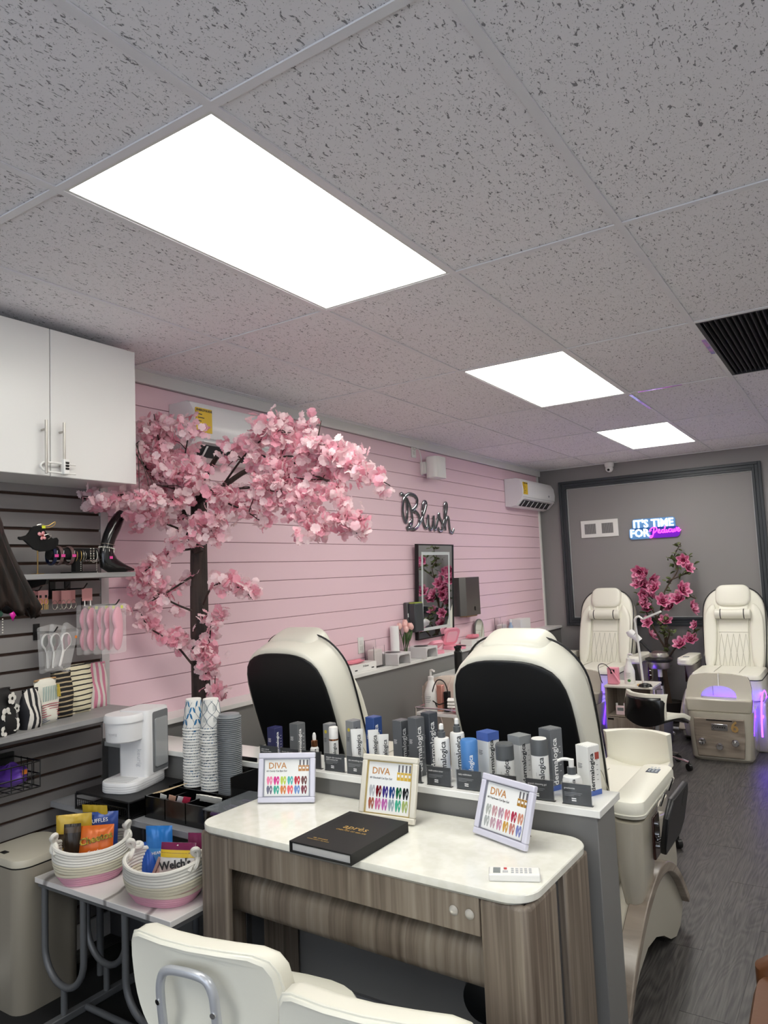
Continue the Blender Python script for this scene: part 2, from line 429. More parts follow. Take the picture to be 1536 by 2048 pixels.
# local: x -.60..+.60, y -.24..+.22
top = [(x, y - .01) for x, y in rrect(1.21, .46, .075, 7)]
B().slab(top, [(DZ - .02, .998), (DZ - .003, 1), (DZ, .996)], 'z').obj('desk_top', mat('quartz_white', '#eeede2', .14, coat=.4, noise=('#f4f3ea', (30, 30, 30), 2, 0, .4, .6)), d)
B().slab(top, [(DZ - .026, .985), (DZ - .02, .985)], 'z').obj('edge_band', mat('silver_band', '#a9a9a6', .3, .8), d)
B().box(-.459, .459, -.23, -.212, .655, DZ - .026).obj('apron', WOODX, d, bev=.002)
for s in (-1, 1):
    # front upright wraps the corner
    P = [(s * .46, -.232), (s * .585, -.232), (s * .598, -.215), (s * .598, -.04), (s * .57, -.04), (s * .57, -.205), (s * .46, -.205)]
    if s < 0: P = P[::-1]
    B().slab(P, [(0, 1), (DZ - .026, 1)], 'z').obj('front_upright', WOODL, d, bev=.012, seg=3)
    B().box(min(s * .55, s * .575), max(s * .55, s * .575), -.04, .02, 0, DZ - .026).obj('recess_strip', mat('recess_grey', '#6a6c70', .3, .6), d)
    B().box(min(s * .55, s * .598), max(s * .55, s * .598), .02, .205, 0, DZ - .026).obj('rear_upright', WOODL, d, bev=.008)
prof = [(-.13, .475), (-.16, .49), (-.168, .51), (-.168, .56), (-.16, .59), (-.14, .61), (-.11, .618), (.2, .618), (.2, .475)]
B().slab(prof, [(-.57, 1), (.57, 1)], 'x').obj('lower_shelf', WOODX, d, ang=50)
B().box(-.56, .56, .19, .205, .62, DZ - .026).obj('back_panel', WOODX, d)
for x in (.385, .432):
    B().lathe([(.001, .006), (.006, .0055), (.0125, .002), (.0135, 0)], 14).map(lambda p: (p.x + x, -.2325 - p.z, p.y + .706)).obj('crystal_knob', mat('crystal', '#f4f1ea', .05, trans=.6, ior=1.5), d)
# black round power puck on the partition below the desk
t = thing('cable_puck', 'black round cable cover on the partition under the desk', 'cable cover', (1.935, 1.045, .23))
B().lathe([(.03, 0), (.07, .004), (.072, .012), (.066, .03), (.04, .036), (.001, .037)], 28).map(lambda p: (p.x, -p.z, p.y)).obj('cover', BLEATH, t)
B().box(.06, .1, -.008, 0, -.07, .08).obj('wall_plate', WPLAST, t, bev=.002)
# ---------------------------------------------------------------- white stools
def outline_back(w=.42, h=.255):
    P = []
    n = 20
    for i in range(n + 1):                 # lower half, superellipse
        a = PI * i / n; c, s_ = cos(a), sin(a)
        P.append((w / 2 * math.copysign(abs(c) ** .72, c), -h * .66 * abs(s_) ** .8))
    for x, z in ((-.5, .10), (-.49, .22), (-.46, .30), (-.40, .34), (-.2, .355), (.0, .36), (.2, .355), (.36, .335), (.44, .28), (.48, .18)):
        P.append((x * w, z * h))
    return P
def white_stool():
    t = thing('salon_stool', 'white upholstered stool', 'stool')
    O = outline_back()
    bend = lambda p: (p.x, p.y - .0 + 1.1 * p.x * p.x, p.z)
    def place(b): return b.map(lambda p: (p.x, -.27 + p.y + (p.z) * -.12 + 1.0 * p.x * p.x, .70 + p.z))
    place(B().slab(O, [(-.0, .90), (-.004, .955), (.0, .985), (.01, 1), (.045, 1), (.06, .97), (.07, .9), (.074, .6)])).obj('backrest', LEATH, t)
    pp = [(x, -.001, z) for x, z in O]
    place(B().tube([(x * 1.0, .008, z * 1.0) for x, z in O], .0035, 6, True)).obj('piping', LEATH, t)
    fr = B()
    U = [(-.06, .12, .40), (-.06, -.02, .41), (-.06, -.075, .46)] 
    path = spline([(-.075, -.02, -.42), (-.075, -.02, -.22), (-.075, -.022, -.04), (-.07, -.02, .015), (-.05, -.018, .04), (0, -.017, .046), (.05, -.018, .04), (.07, -.02, .015), (.075, -.022, -.04), (.075, -.02, -.22), (.075, -.02, -.42)], 5)
    place(fr.tube(path, .0105, 10)).obj('tube_frame', mat('silver_paint', '#c3c6cc', .3, .4), t)
    for x in (-.075, .075):
        for z in (-.03, -.115):
            place(B().cyl((x, -.034, z), (x, -.02, z), .0065, n=10)).obj('bolt', CHROME, t)
    S = ell(.228, .23, 28, 3)
    B().slab(S, [(.42, .9), (.425, .97), (.45, 1), (.475, .99), (.49, .95), (.496, .85), (.5, .5)], 'z').map(lambda p: (p.x, p.y + .0, p.z)).obj('seat', LEATH, t)
    q = B()
    for i in range(-2, 3):
        for sgn in (1, -1):
            A = [(u * .2, sgn * (u * .2) + i * .11, .4985) for u in (-1, -.5, 0, .5, 1)]
            A = [p for p in A if (p[0] / .2) ** 2 + (p[1] / .2) ** 2 < 1.15]
            if len(A) > 1: q.tube(A, .0022, 5)
    q.obj('quilt_stitching', mat('seam_cream', '#d2cfbf', .6), t)
    for a in (45, 135, 225, 315):
        B().tube([(.12 * cos(rad(a)), .12 * sin(rad(a)), .42), (.15 * cos(rad(a)), .15 * sin(rad(a)), .39), (.21 * cos(rad(a)), .21 * sin(rad(a)), .006)], .0115, 10).obj('leg', MATS['silver_paint'], t)
    B().tube([(.178 * cos(2 * PI * i / 24), .178 * sin(2 * PI * i / 24), .2) for i in range(24)], .008, 8, True).obj('foot_ring', MATS['silver_paint'], t)
    return t
st = white_stool()
st['label'] = 'white upholstered stool drawn up to the left half of the desk'; st['group'] = 'white stools at the desk'
st.location = (1.70, .27, 0); st.rotation_euler = (0, 0, rad(9))
dup(st, (2.18, .245, 0), rad(10), 'white upholstered stool nearest the camera at the right half of the desk')
# ---------------------------------------------------------------- framed swatch cards
PAPER = mat('paper_white', '#f3f4f4', .5)
def swatch_frame(label, loc, rz, w, h, lean, fm, rows, nb, bcol, sub, inner=None):
    t = thing('picture_frame', label, 'frame', (loc[0], loc[1], loc[2] + .017 * sin(-lean)), rz, 'swatch frames on the desk')
    L = MX.Rotation(lean, 4, 'X')              # leans back (+y)
    def put(o): o.matrix_local = L @ o.matrix_local; return o
    b_ = .019
    for n, q in (('frame_rail', (-w / 2, w / 2, 0, b_)), ('frame_rail', (-w / 2, w / 2, h - b_, h)), ('frame_stile', (-w / 2, -w / 2 + b_, b_, h - b_)), ('frame_stile', (w / 2 - b_, w / 2, b_, h - b_))):
        put(B().box(q[0], q[1], -.004, .014, q[2], q[3]).obj(n, fm, t, bev=.004, seg=3))
    il = inner or mat('frame_lip', '#8d8e9a', .3, .3)
    lip = B(); e = b_; g = .0035
    lip.box(-w / 2 + e, w / 2 - e, 0, .006, e, e + g).box(-w / 2 + e, w / 2 - e, 0, .006, h - e - g, h - e).box(-w / 2 + e, -w / 2 + e + g, 0, .006, e + g, h - e - g).box(w / 2 - e - g, w / 2 - e, 0, .006, e + g, h - e - g)
    put(lip.obj('inner_lip', il, t))
    put(B().box(-w / 2 + e, w / 2 - e, .006, .009, e, h - e).obj('print_sheet', PAPER, t))
    put(B().box(-w / 2 + .01, w / 2 - .01, .014, .017, .01, h - .01).obj('backboard', mat('backboard', '#5a4636', .7), t))
    iw, ih = w - 2 * e, h - 2 * e
    # swatches: two nails each
    mats = []; b = B()
    for r_, row in enumerate(rows):
        for i, c_ in enumerate(row):
            k = len(mats); mats.append(mat('nail_' + c_[1:], c_, .25)); b.mi(k)
            cx = -iw / 2 + iw * (.13 + .148 * i); cz = e + ih * (.42 - .235 * r_)
            for s_, dz in ((-1, 0), (1, .0)):
                P = [(cx + s_ * .0054 + px * .0056, .0058, cz + dz + pz * ih * .105) for px, pz in ((-.3, -1), (.25, -1.05), (.8, -.3), (1, .35), (.6, .95), (0, 1.1), (-.6, .95), (-1, .35), (-.8, -.3))]
                b.poly(P)
    b.mi(len(mats)); mats.append(PAPER)
    for r_, row in enumerate(rows):
        for i in range(6):
            cx = -iw / 2 + iw * (.13 + .148 * i); cz = e + ih * (.42 - .235 * r_)
            b.poly([(cx + .0056 + px * .0018, .0056, cz + .002 + pz * ih * .045) for px, pz in ((0, -1), (1, 0), (0, 1), (-1, 0))])
    put(b.obj('nail_print', mats, t))
    bt = B(); ms = [mat('bottle_' + bcol[1:], bcol, .35), mat('cap_print', '#6d6a70', .35), PAPER]
    for i in range(nb):
        cx = iw / 2 - .011 - (nb - 1 - i) * .0135; cz = e + ih * .66
        bt.mi(0).quad((cx - .0062, .0057, cz), (cx + .0062, .0057, cz), (cx + .0062, .0057, cz + ih * .15), (cx - .0062, .0057, cz + ih * .15))
        bt.mi(1).quad((cx - .0032, .0057, cz + ih * .155), (cx + .0032, .0057, cz + ih * .155), (cx + .0028, .0057, cz + ih * .29), (cx - .0028, .0057, cz + ih * .29))
        bt.mi(2).quad((cx - .0035, .0055, cz + ih * .06), (cx + .0035, .0055, cz + ih * .06), (cx + .0035, .0055, cz + ih * .11), (cx - .0035, .0055, cz + ih * .11))
    put(bt.obj('bottle_print', ms, t))
    OR = mat('diva_orange', '#c58a4e', .4)
    text('DIVA', .030, OR, t, L @ TM(-iw / 2 + iw * .10, .0056, e + ih * .80), align='LEFT', off=.0003)
    text(sub, .0085, mat('print_black', '#26262a', .5), t, L @ TM(-iw / 2 + iw * .06, .0056, e + ih * .67), align='LEFT')
    # easel leg at the back
    ty = h * .6 * sin(-lean) + .02; by = ty + .055; fz = -.017 * sin(-lean)
    B().add([(-.02, ty, h * .6), (.02, ty, h * .6), (.028, by, fz), (-.028, by, fz), (-.02, ty + .004, h * .6), (.02, ty + .004, h * .6), (.028, by + .004, fz), (-.028, by + .004, fz)],
            [(0, 1, 2, 3), (7, 6, 5, 4), (0, 4, 5, 1), (1, 5, 6, 2), (2, 6, 7, 3), (3, 7, 4, 0)]).obj('easel_leg', MATS['backboard'], t)
    return t
LILAC = mat('lilac_frame', '#d9d8e8', .25, coat=.3)
swatch_frame('lilac-white framed nail colour card at the left end of the desk', (1.243, .90, DZ), rad(27), .212, .172, rad(-12), LILAC,
    [['#ef7fa8', '#d8208c', '#bcd048', '#52b6b4', '#c01030', '#6a3a34'], ['#6a6a80', '#34a890', '#d88038', '#ee6068', '#6a8fce', '#7a2f3c']], 3, '#bf8646', '60 Candy Cat Eye Gel')
swatch_frame('cream and gold framed nail colour card behind the black book', (1.68, .89, DZ), rad(5), .208, .205, rad(-15), mat('cream_frame', '#e2ddd0', .35), 
    [['#b9bcc2', '#6e0f1c', '#3c2a80', '#1f3f80', '#14603c', '#16161a'], ['#a8604a', '#d070a0', '#c06ab0', '#9aaeb4', '#45ae8e', '#a8b870']], 4, '#d8b23e', '60 Glassball Cat Eye Gel', mat('gold_lip', '#cdb77c', .3, .5))
swatch_frame('lilac-white framed nail colour card at the right end of the desk', (2.083, .885, DZ), rad(-20), .215, .18, rad(-19), LILAC,
    [['#b4b8b4', '#c49aa0', '#b898a8', '#d88890', '#b03850', '#cf8f78'], ['#b0b4b4', '#c0a0ac', '#c890a8', '#cfa050', '#c08078', '#8088c0']], 3, '#a97a2a', '60 Daydream Cat Eye Gel')
# ---------------------------------------------------------------- black sample book
t = thing('sample_book', 'black hardcover sample book with gold lettering on the desk', 'book', (1.676, .70, DZ), rad(-1))
BK = mat('book_cloth', '#141414', .6, bump=(900, .15, .0005))
B().box(-.115, .115, -.15, .15, 0, .004).obj('back_cover', BK, t)
B().box(-.115, .115, -.15, .15, .028, .032).obj('front_cover', BK, t)
B().box(.111, .115, -.15, .15, .004, .028).obj('fore_edge_flap', BK, t)
B().box(-.115, -.111, -.15, .15, .004, .028).obj('spine', BK, t)
B().box(-.109, .108, -.143, .146, .004, .024).obj('pages', mat('page_edges', '#c9c8c6', .6), t)
B().box(-.098, -.0965, -.15, .15, .0318, .0324).obj('hinge_groove', mat('groove_grey', '#3a3a3a', .5), t)
text('après', .042, GOLD, t, TM(.005, .025, .0324, 0), ext=.0002)
text('CREATOR OF GEL-X®', .0115, GOLD, t, TM(.005, -.004, .0324, 0), ext=.0002)
text('GEL COULEUR', .0085, GOLD, t, TM(-.04, -.095, .0324, 0), ext=.0002)
text('COLOR CHART  |  GEL POLISH', .006, GOLD, t, TM(-.04, -.107, .0324, 0), ext=.0002)
# ---------------------------------------------------------------- remote
t = thing('remote_control', 'white air-conditioner remote control near the desk corner', 'remote', (2.222, .682, DZ), rad(24))
B().box(-.067, .067, -.026, .026, 0, .019).obj('body', WPLAST, t, bev=.004, seg=3)
B().box(-.055, -.036, -.017, .018, .019, .0194).obj('display', mat('lcd', '#7d8484', .25), t)
B().box(-.027, -.019, .006, .016, .019, .021).obj('power_button', mat('red_button', '#c02a30', .4), t, bev=.001)
for i in range(5):
    for j in range(3):
        B().box(-.008 + i * .0115, -.001 + i * .0115, -.015 + j * .0115, -.0105 + j * .0115, .019, .0205).obj('button', mat('button_grey', '#b4b6ba', .5), t)
B().box(-.03, -.016, -.014, -.002, .019, .0203).obj('mode_button', MATS['button_grey'], t, bev=.001)

# ================================================================ products on the partition cap
CZ = .864
CAMX, CAMY = 3.055, -1.154
def facing(x, y, deg=45): return math.atan2(CAMY - y, CAMX - x) + rad(45)   # box corner towards the aisle
TB = mat('print_dark', '#2a2c30', .5); TW = mat('print_white', '#f2f2f2', .5)
BRAND = 'dermalogica'
GP = 'skincare products on the partition shelf'
def carton(label, x, y, w, h, col, tcol=None, topcol=None, band=None, dot=None, brand=True, tz=None, name='product_carton'):
    t = thing(name, label, 'box', (x, y, CZ), facing(x, y), GP)
    a = w / 1.38
    m = mat('carton_' + col[1:], col, .38)
    B().box(-a / 2, a / 2, -a / 2, a / 2, 0, h).obj('carton', m, t, bev=.0008, seg=1)
    if topcol: B().box(-a / 2 - .0003, a / 2 + .0003, -a / 2 - .0003, a / 2 + .0003, h - .0 - (.028 if band is None else .012), h + .0003).obj('top_flap', mat('carton_' + topcol[1:], topcol, .38), t)
    else: B().box(-a / 2 + .003, a / 2 - .003, -a / 2 + .006, a / 2, h, h + .0012).obj('top_flap', m, t)
    if band: B().box(-a / 2 - .0003, a / 2 + .0003, -a / 2 - .0003, a / 2 + .0003, 0, .016).obj('base_band', mat('carton_' + band[1:], band, .4), t)
    if dot:
        B().lathe([(.001, 0), (.007, 0), (.007, .0004), (.001, .0004)], 12).map(lambda p: (p.x - .004, -a / 2 - p.z, p.y + h * .8)).obj('yellow_mark', mat('yellow_mark', '#c9b53a', .5), t)
    tm_ = tcol or TW
    if brand:
        s = h * .158
        text(BRAND, s, tm_, t, TM(a / 2 + .0006, -a * .20, h * .47, 90, 90, 90), off=.0004)
    b = B()
    for i in range(5 if brand else 0):
        b.box(a / 2, a / 2 + .0003, a * .22 - .003, a * .22 + .004, h * (.3 + .1 * i), h * (.3 + .1 * i) + .0012)
    for i in range(4):
        b.box(-a * .36, -a * .36 + a * (.34 - .05 * (i % 2)), -a / 2 - .0003, -a / 2, h * .62 - i * .0042, h * .62 - i * .0042 + .0014)
    b.obj('small_print', tm_, t)
    return t
carton('small navy-blue carton, leftmost on the partition shelf', .965, 1.16, .062, .116, '#262a5a')
carton('charcoal carton with white lettering, second from the left end of the shelf', 1.078, 1.17, .063, .139, '#66696c')
carton('grey carton with a yellow mark beside the copper-ringed bottle', 1.236, 1.18, .051, .147, '#85878a', TB, dot=1)
carton('taller grey carton with black lettering beside the white tube', 1.352, 1.18, .058, .168, '#85878a', TB, dot=1)
carton('blue carton standing behind two white tubes', 1.425, 1.215, .063, .180, '#34518e')
carton('charcoal carton beside the short white tube', 1.575, 1.175, .063, .186, '#5d6064')
carton('tall charcoal carton in the middle of the shelf', 1.656, 1.15, .059, .206, '#5b5e62')
carton('tall slate-dark carton tucked behind another charcoal carton', 1.672, 1.218, .061, .212, '#464a52')
carton('white carton with a blue top behind the blue canister', 1.915, 1.2, .075, .167, '#dedfdd', TB, topcol='#4a66b0')
carton('white carton with a grey top behind the grey-capped canister', 2.033, 1.2, .076, .165, '#d8d8d6', TB, topcol='#8e9193')
carton('tall slate-grey carton with a blue base band', 2.142, 1.205, .074, .195, '#66696d', TW, band='#4a66b0')
t = carton('white carton with a red sticker at the right end of the shelf', 2.266, 1.2, .072, .153, '#e6e6e3', TB, band='#4a66b0')
B().box(.0262, .0266, .004, .022, .11, .132).obj('red_sticker', mat('red_sticker', '#a8483c', .5), t)
def curved_text(t, r, z, size, col, ang=0, s=BRAND):
    a = rad(ang); text(s, size, col, t, TM(r * cos(a) * 1.004, r * sin(a) * 1.004, z, 90, 90 + ang, 90), off=.0003)
def round_product(label, name, x, y, prof, mats, splits, tsize, tz, tcol, tr, cat='bottle'):
    """lathe split into parts: splits = list of (part name, profile, material)"""
    t = thing(name, label, cat, (x, y, CZ), facing(x, y) - rad(45), GP)
    for n, p, m in splits: B().lathe(p, 24).obj(n, m, t, ang=30)
    curved_text(t, tr, tz, tsize, tcol, 8)
    b = B()
    for i in range(3): b.box(tr * .86, tr * .88, -tr * .52, -tr * .52 + .006, tz + .01 - i * .004, tz + .0112 - i * .004)
    b.obj('small_print', TB, t)
    return t
BOT = mat('bottle_white', '#ececea', .3); CAPG = mat('cap_grey', '#55585b', .4); COP = mat('copper', '#a8704a', .25, .9)
round_product('small white dropper bottle with a copper collar', 'dropper_bottle', 1.197, 1.13, 0, 0, [('bottle', [(.001, 0), (.0165, 0), (.0165, .058), (.013, .064), (.008, .066), (.001, .066)], BOT), ('collar', [(.001, .066), (.0125, .066), (.0125, .088), (.008, .09), (.001, .09)], COP), ('dropper_bulb', [(.001, .09), (.007, .09), (.0075, .105), (.005, .116), (.001, .119)], WPLAST)], .011, .032, TB, .0165)
round_product('slim white bottle with a copper ring and white cap', 'pump_bottle', 1.293, 1.13, 0, 0, [('bottle', [(.001, 0), (.0178, 0), (.0178, .098), (.001, .098)], BOT), ('copper_ring', [(.001, .098), (.0181, .098), (.0181, .104), (.001, .104)], COP), ('cap', [(.001, .104), (.0178, .104), (.0178, .144), (.016, .148), (.001, .148)], WPLAST)], .0165, .05, TB, .0178)
def tube_prod(label, x, y, w, h):
    t = thing('cream_tube', label, 'tube', (x, y, CZ), facing(x, y) - rad(45) + rad(90), GP)
    n = 20; rings = []
    for z, kx, ky in ((.024, .72, .72), (.03, .78, .72), (h * .5, .92, .5), (h - .012, 1, .06), (h, 1, .05)):
        rings.append([(w / 2 * kx * cos(2 * PI * i / n), w / 2 * ky * sin(2 * PI * i / n), z) for i in range(n)])
    B().loft(rings).obj('tube_body', BOT, t)
    B().lathe([(.001, 0), (w * .34, 0), (w * .36, .024), (.001, .024)], 18).obj('cap', WPLAST, t)
    text(BRAND, h * .15, TB, t, TM(.006, -w * .31, h * .52, 94, 0, 90), off=.0003)
    return t
tube_prod('white cream tube in front of the blue carton', 1.408, 1.125, .047, .15)
tube_prod('second white cream tube partly behind the first, by the blue carton', 1.462, 1.155, .04, .145)
tube_prod('short white cream tube between blue and charcoal cartons', 1.527, 1.125, .04, .14)
def spray(label, x, y, r, h):
    round_product(label, 'spray_bottle', x, y, 0, 0, [('bottle', [(.001, 0), (r, 0), (r, h * .72), (r * .92, h * .755), (r * .5, h * .765), (.001, h * .765)], BOT), ('collar', [(.001, h * .765), (r * .5, h * .765), (r * .5, h * .86), (r * .36, h * .868), (.001, h * .868)], CAPG), ('spray_neck', [(.001, h * .868), (r * .38, h * .868), (r * .36, h * .905), (.001, h * .905)], CAPG), ('spray_head', [(.001, h * .905), (r * .32, h * .905), (r * .3, h * .98), (r * .2, h), (.001, h)], WPLAST)], h * .14, h * .38, TB, r)
spray('white spray bottle with grey collar, the front one of two', 1.776, 1.12, .027, .198)
spray('white spray bottle with grey collar, the rear one of two', 1.795, 1.2, .026, .203)
BLUEC = mat('canister_blue', '#4f86c8', .35)
def canister(label, x, y, r, h, cm, bm, capz, topm=None, tc=TB):
    sp_ = [('canister', [(.001, 0), (r * .97, 0), (r, .004), (r, h * capz), (.001, h * capz)], bm), ('cap', [(.001, h * capz), (r * 1.02, h * capz), (r * 1.02, h - .006), (r * .9, h), (.001, h)], cm)]
    t = round_product(label, 'canister', x, y, 0, 0, sp_, h * .14, h * .36, tc, r, 'canister')
    if topm: B().lathe([(.001, h), (r * .9, h), (r * .86, h + .002), (.001, h + .002)], 24).obj('cap_top', topm, t)
canister('blue plastic canister with white lettering', 1.884, 1.115, .029, .155, BLUEC, BLUEC, .72, tc=TW)
canister('white canister with a dark grey cap', 2.015, 1.115, .0295, .154, CAPG, BOT, .66)
canister('tall white canister with a dark grey cap and white top disc', 2.135, 1.12, .0275, .177, CAPG, BOT, .72, WPLAST)
t = round_product('white pump bottle with a long curved spout at the shelf end', 'pump_bottle', 2.24, 1.115, 0, 0, [('bottle', [(.001, 0), (.029, 0), (.03, .004), (.03, .06), (.027, .072), (.012, .079), (.001, .079)], BOT), ('collar', [(.001, .079), (.0135, .079), (.0135, .1), (.001, .1)], CAPG), ('pump_head', [(.001, .1), (.008, .1), (.0085, .124), (.001, .125)], WPLAST)], .014, .036, TB, .03)
B().tube(spline([(0, 0, .121), (-.0, -.015, .124), (0, -.03, .123), (0, -.042, .117)], 4), [.005] * 12 + [.003], 8).obj('spout', WPLAST, t)
# price cards
titles = ['phyto nature\nlifting eye cream', 'dynamic skin retinol serum', 'biolumin-c serum', 'dynamic skin recovery\nspf50 moisturizer', 'skin smoothing cream', 'calm water gel', 'daily superfoliant', 'multi-active toner', 'daily milkfoliant', 'daily microfoliant', 'special cleansing gel', 'precleanse']
where = ['at the left end of the shelf by the navy carton', 'second from the left end of the shelf', 'in front of the dropper bottle', 'in front of the copper-ringed bottle', 'in front of the tall grey carton', 'behind the cream frame, left of two', 'behind the cream frame, right of two', 'in front of the spray bottles', 'in front of the blue canister', 'behind the right-hand frame', 'in front of the tall grey-capped canister', 'at the right end by the pump bottle']
cx_ = [1.015, 1.122, 1.232, 1.343, 1.447, 1.558, 1.673, 1.788, 1.903, 2.027, 2.150, 2.269]
for i, (x, tt, wh) in enumerate(zip(cx_, titles, where)):
    t = thing('price_card', 'dark grey price card ' + wh, 'price card', (x, 1.066, CZ), rad(1.5), 'price cards along the partition shelf')
    B().box(-.047, .047, -.0015, -.0005, 0, .066).box(-.047, .047, .001, .002, 0, .066).box(-.047, .047, .002, .014, 0, .002).obj('acrylic_holder', GLASS, t)
    L = B().box(-.045, .045, -.0004, .0008, .0025, .064).obj('card', DKGREY, t)
    text(tt, .0078, TW, t, TM(-.038, -.0019, .05 if '\n' not in tt else .047), align='LEFT', ext=.0001)
    b = B()
    for k in range(3): b.box(-.038, -.038 + (.055, .05, .03)[k], -.0019, -.0017, .036 - k * .0045, .0372 - k * .0045)
    for k in range(2): b.mi(1).box(-.016, -.002, -.0019, -.0017, .012 + k * .006, .0155 + k * .006)
    b.obj('small_print', [mat('print_grey', '#9fa2a6', .5), TW], t)
# ================================================================ wall cabinet
CAB = mat('cabinet_white', '#e6e5e3', .3)
t = thing('wall_cabinet', 'white two-door cabinet hung above the slatted panel', 'cabinet', (0.012, 0, 2.045))
B().box(0, .30, .147, .985, .008, .612).obj('carcass', CAB, t, bev=.001)
def bar_handle(parent, y):
    h = B().cyl((.351, y, .005), (.351, y, .222), .0055, n=12).cyl((.319, y, .045), (.351, y, .045), .0045).cyl((.319, y, .185), (.351, y, .185), .0045).obj('handle', STEEL, parent)
    return h
d1 = B().box(.302, .319, .148, .5635, 0, .615).obj('door', CAB, t, bev=.003, seg=2)
d2 = B().box(.302, .319, .5665, .986, 0, .615).obj('door', CAB, t, bev=.003, seg=2)
bar_handle(d1, .527); bar_handle(d2, .606)
t = thing('cabinet_lock', 'white plastic combination lock looped round the cabinet handles', 'lock', (.363, .56, 2.085))
B().tube(spline([(-.006, .10, .012), (-.006, -.02, .012), (-.004, -.05, .004), (-.004, -.052, -.012), (-.006, -.02, -.026), (-.006, .10, -.026)], 5), .0042, 8).obj('shackle', WPLAST, t)
B().box(-.012, .014, .036, .062, -.034, .03).obj('lock_body', WPLAST, t, bev=.004)
for k in range(3): B().cyl((.0146, .042, .014 - k * .012), (.0146, .056, .014 - k * .012), .0045, n=10).obj('dial', BLACK, t)
# ================================================================ display shelves on the slat panel
SHELF = mat('shelf_grey', '#8b8b8b', .45, noise=('#9a9999', (4, 4, 30), 3, .3, .4, .6))
def shelf(label, z, x1, y0, y1):
    t = thing('display_shelf', label, 'shelf', (0.012, 0, z))
    B().box(0, x1, y0, y1, -.022, 0).obj('board', SHELF, t, bev=.0015, seg=1)
    for y in (y0 + .06, y1 - .42 if z > 1.5 else y1 - .1):
        B().slab([(0, -.07), (.02, -.07), (x1 - .03, -.042), (x1 - .02, -.022), (0, -.022)], [(-.006, 1), (.006, 1)], 'y').map(lambda p: (p.x, p.y + y, p.z)).obj('bracket', BLACK, t)
    return t
shelf('upper grey display shelf holding black jewellery stands', 1.652, .24, -.5, 1.035)
shelf('lower grey display shelf holding striped pouches', 1.040, .292, -.5, 1.03)
# bird brooch holder
VELV = mat('black_velvet', '#0a0a0b', .9)
t = thing('bird_display', 'black bird-shaped velvet display on a brass stem', 'display stand', (.165, .61, 1.652))
bird = [(-.085, .150), (-.078, .144), (-.062, .143), (-.045, .128), (-.02, .106), (.01, .096), (.045, .098), (.075, .108), (.092, .128), (.094, .146), (.086, .156), (.07, .15), (.048, .165), (.034, .18), (.026, .196), (.008, .205), (-.015, .203), (-.03, .194), (-.038, .178), (-.05, .164), (-.07, .158), (-.084, .157)]
B().slab(bird, [(-.006, .97), (-.004, 1), (.004, 1), (.006, .97)], 'x').obj('bird_board', VELV, t)
B().cyl((-.0, 0, .004), (0, 0, .1), .003, n=8).obj('stem', mat('brass', '#a58b5a', .3, .9), t)
B().box(-.018, .018, -.018, .018, 0, .004).obj('base_plate', MATS['brass'], t)
t = thing('flower_hairpin', 'pink enamel flower hairpin with red centre on the bird display', 'hairpin', (.173, .6, 1.652))
b = B(); PE = mat('pink_enamel', '#f0a9ae', .3)
for k, (a, r) in enumerate(((150, .022), (75, .019), (20, .012), (-50, .019), (-110, .019))):
    a = rad(a)
    q = [(0, 0), (-.35, .5), (-.3, .9), (0, 1.05), (.3, .9), (.35, .5)]
    B().poly([(.001 + .0008 * k, (cos(a) * v - sin(a) * u) * r, (sin(a) * v + cos(a) * u) * r) for u, v in q]).map(lambda p: (p.x, p.y + .026, p.z + .163)).obj('petal', PE, t, solid=.001)
B().sphere((.005, .026, .163), .005, n=8, m=6).obj('flower_centre', mat('red_bead', '#8a2a20', .3), t)
B().tube(spline([(.004, .03, .163), (.006, .05, .17), (.006, .062, .166), (.006, .058, .155), (.005, .048, .148)], 4), .0012, 6).obj('pin', mat('silver_wire', '#c9c5b8', .25, .9), t)
t = thing('hair_clip', 'gold wire hair clip with a yellow price tag on top of the bird display', 'hair clip', (.168, .6, 1.652))
B().tube(spline([(.004, .03, .203), (.006, .055, .207), (.006, .07, .216), (.006, .085, .224), (.004, .082, .21), (.002, .06, .198), (.002, .03, .198)], 4), .0014, 6).obj('wire', GOLD, t)
B().box(.006, .007, .024, .04, .194, .206).obj('price_tag', mat('tag_yellow', '#dfe63a', .5), t)
B().tube(spline([(.0, .005, .207), (.004, .02, .211), (.004, .035, .209)], 3), .0022, 6).obj('beads', mat('silver_wire', '#c9c5b8'), t)
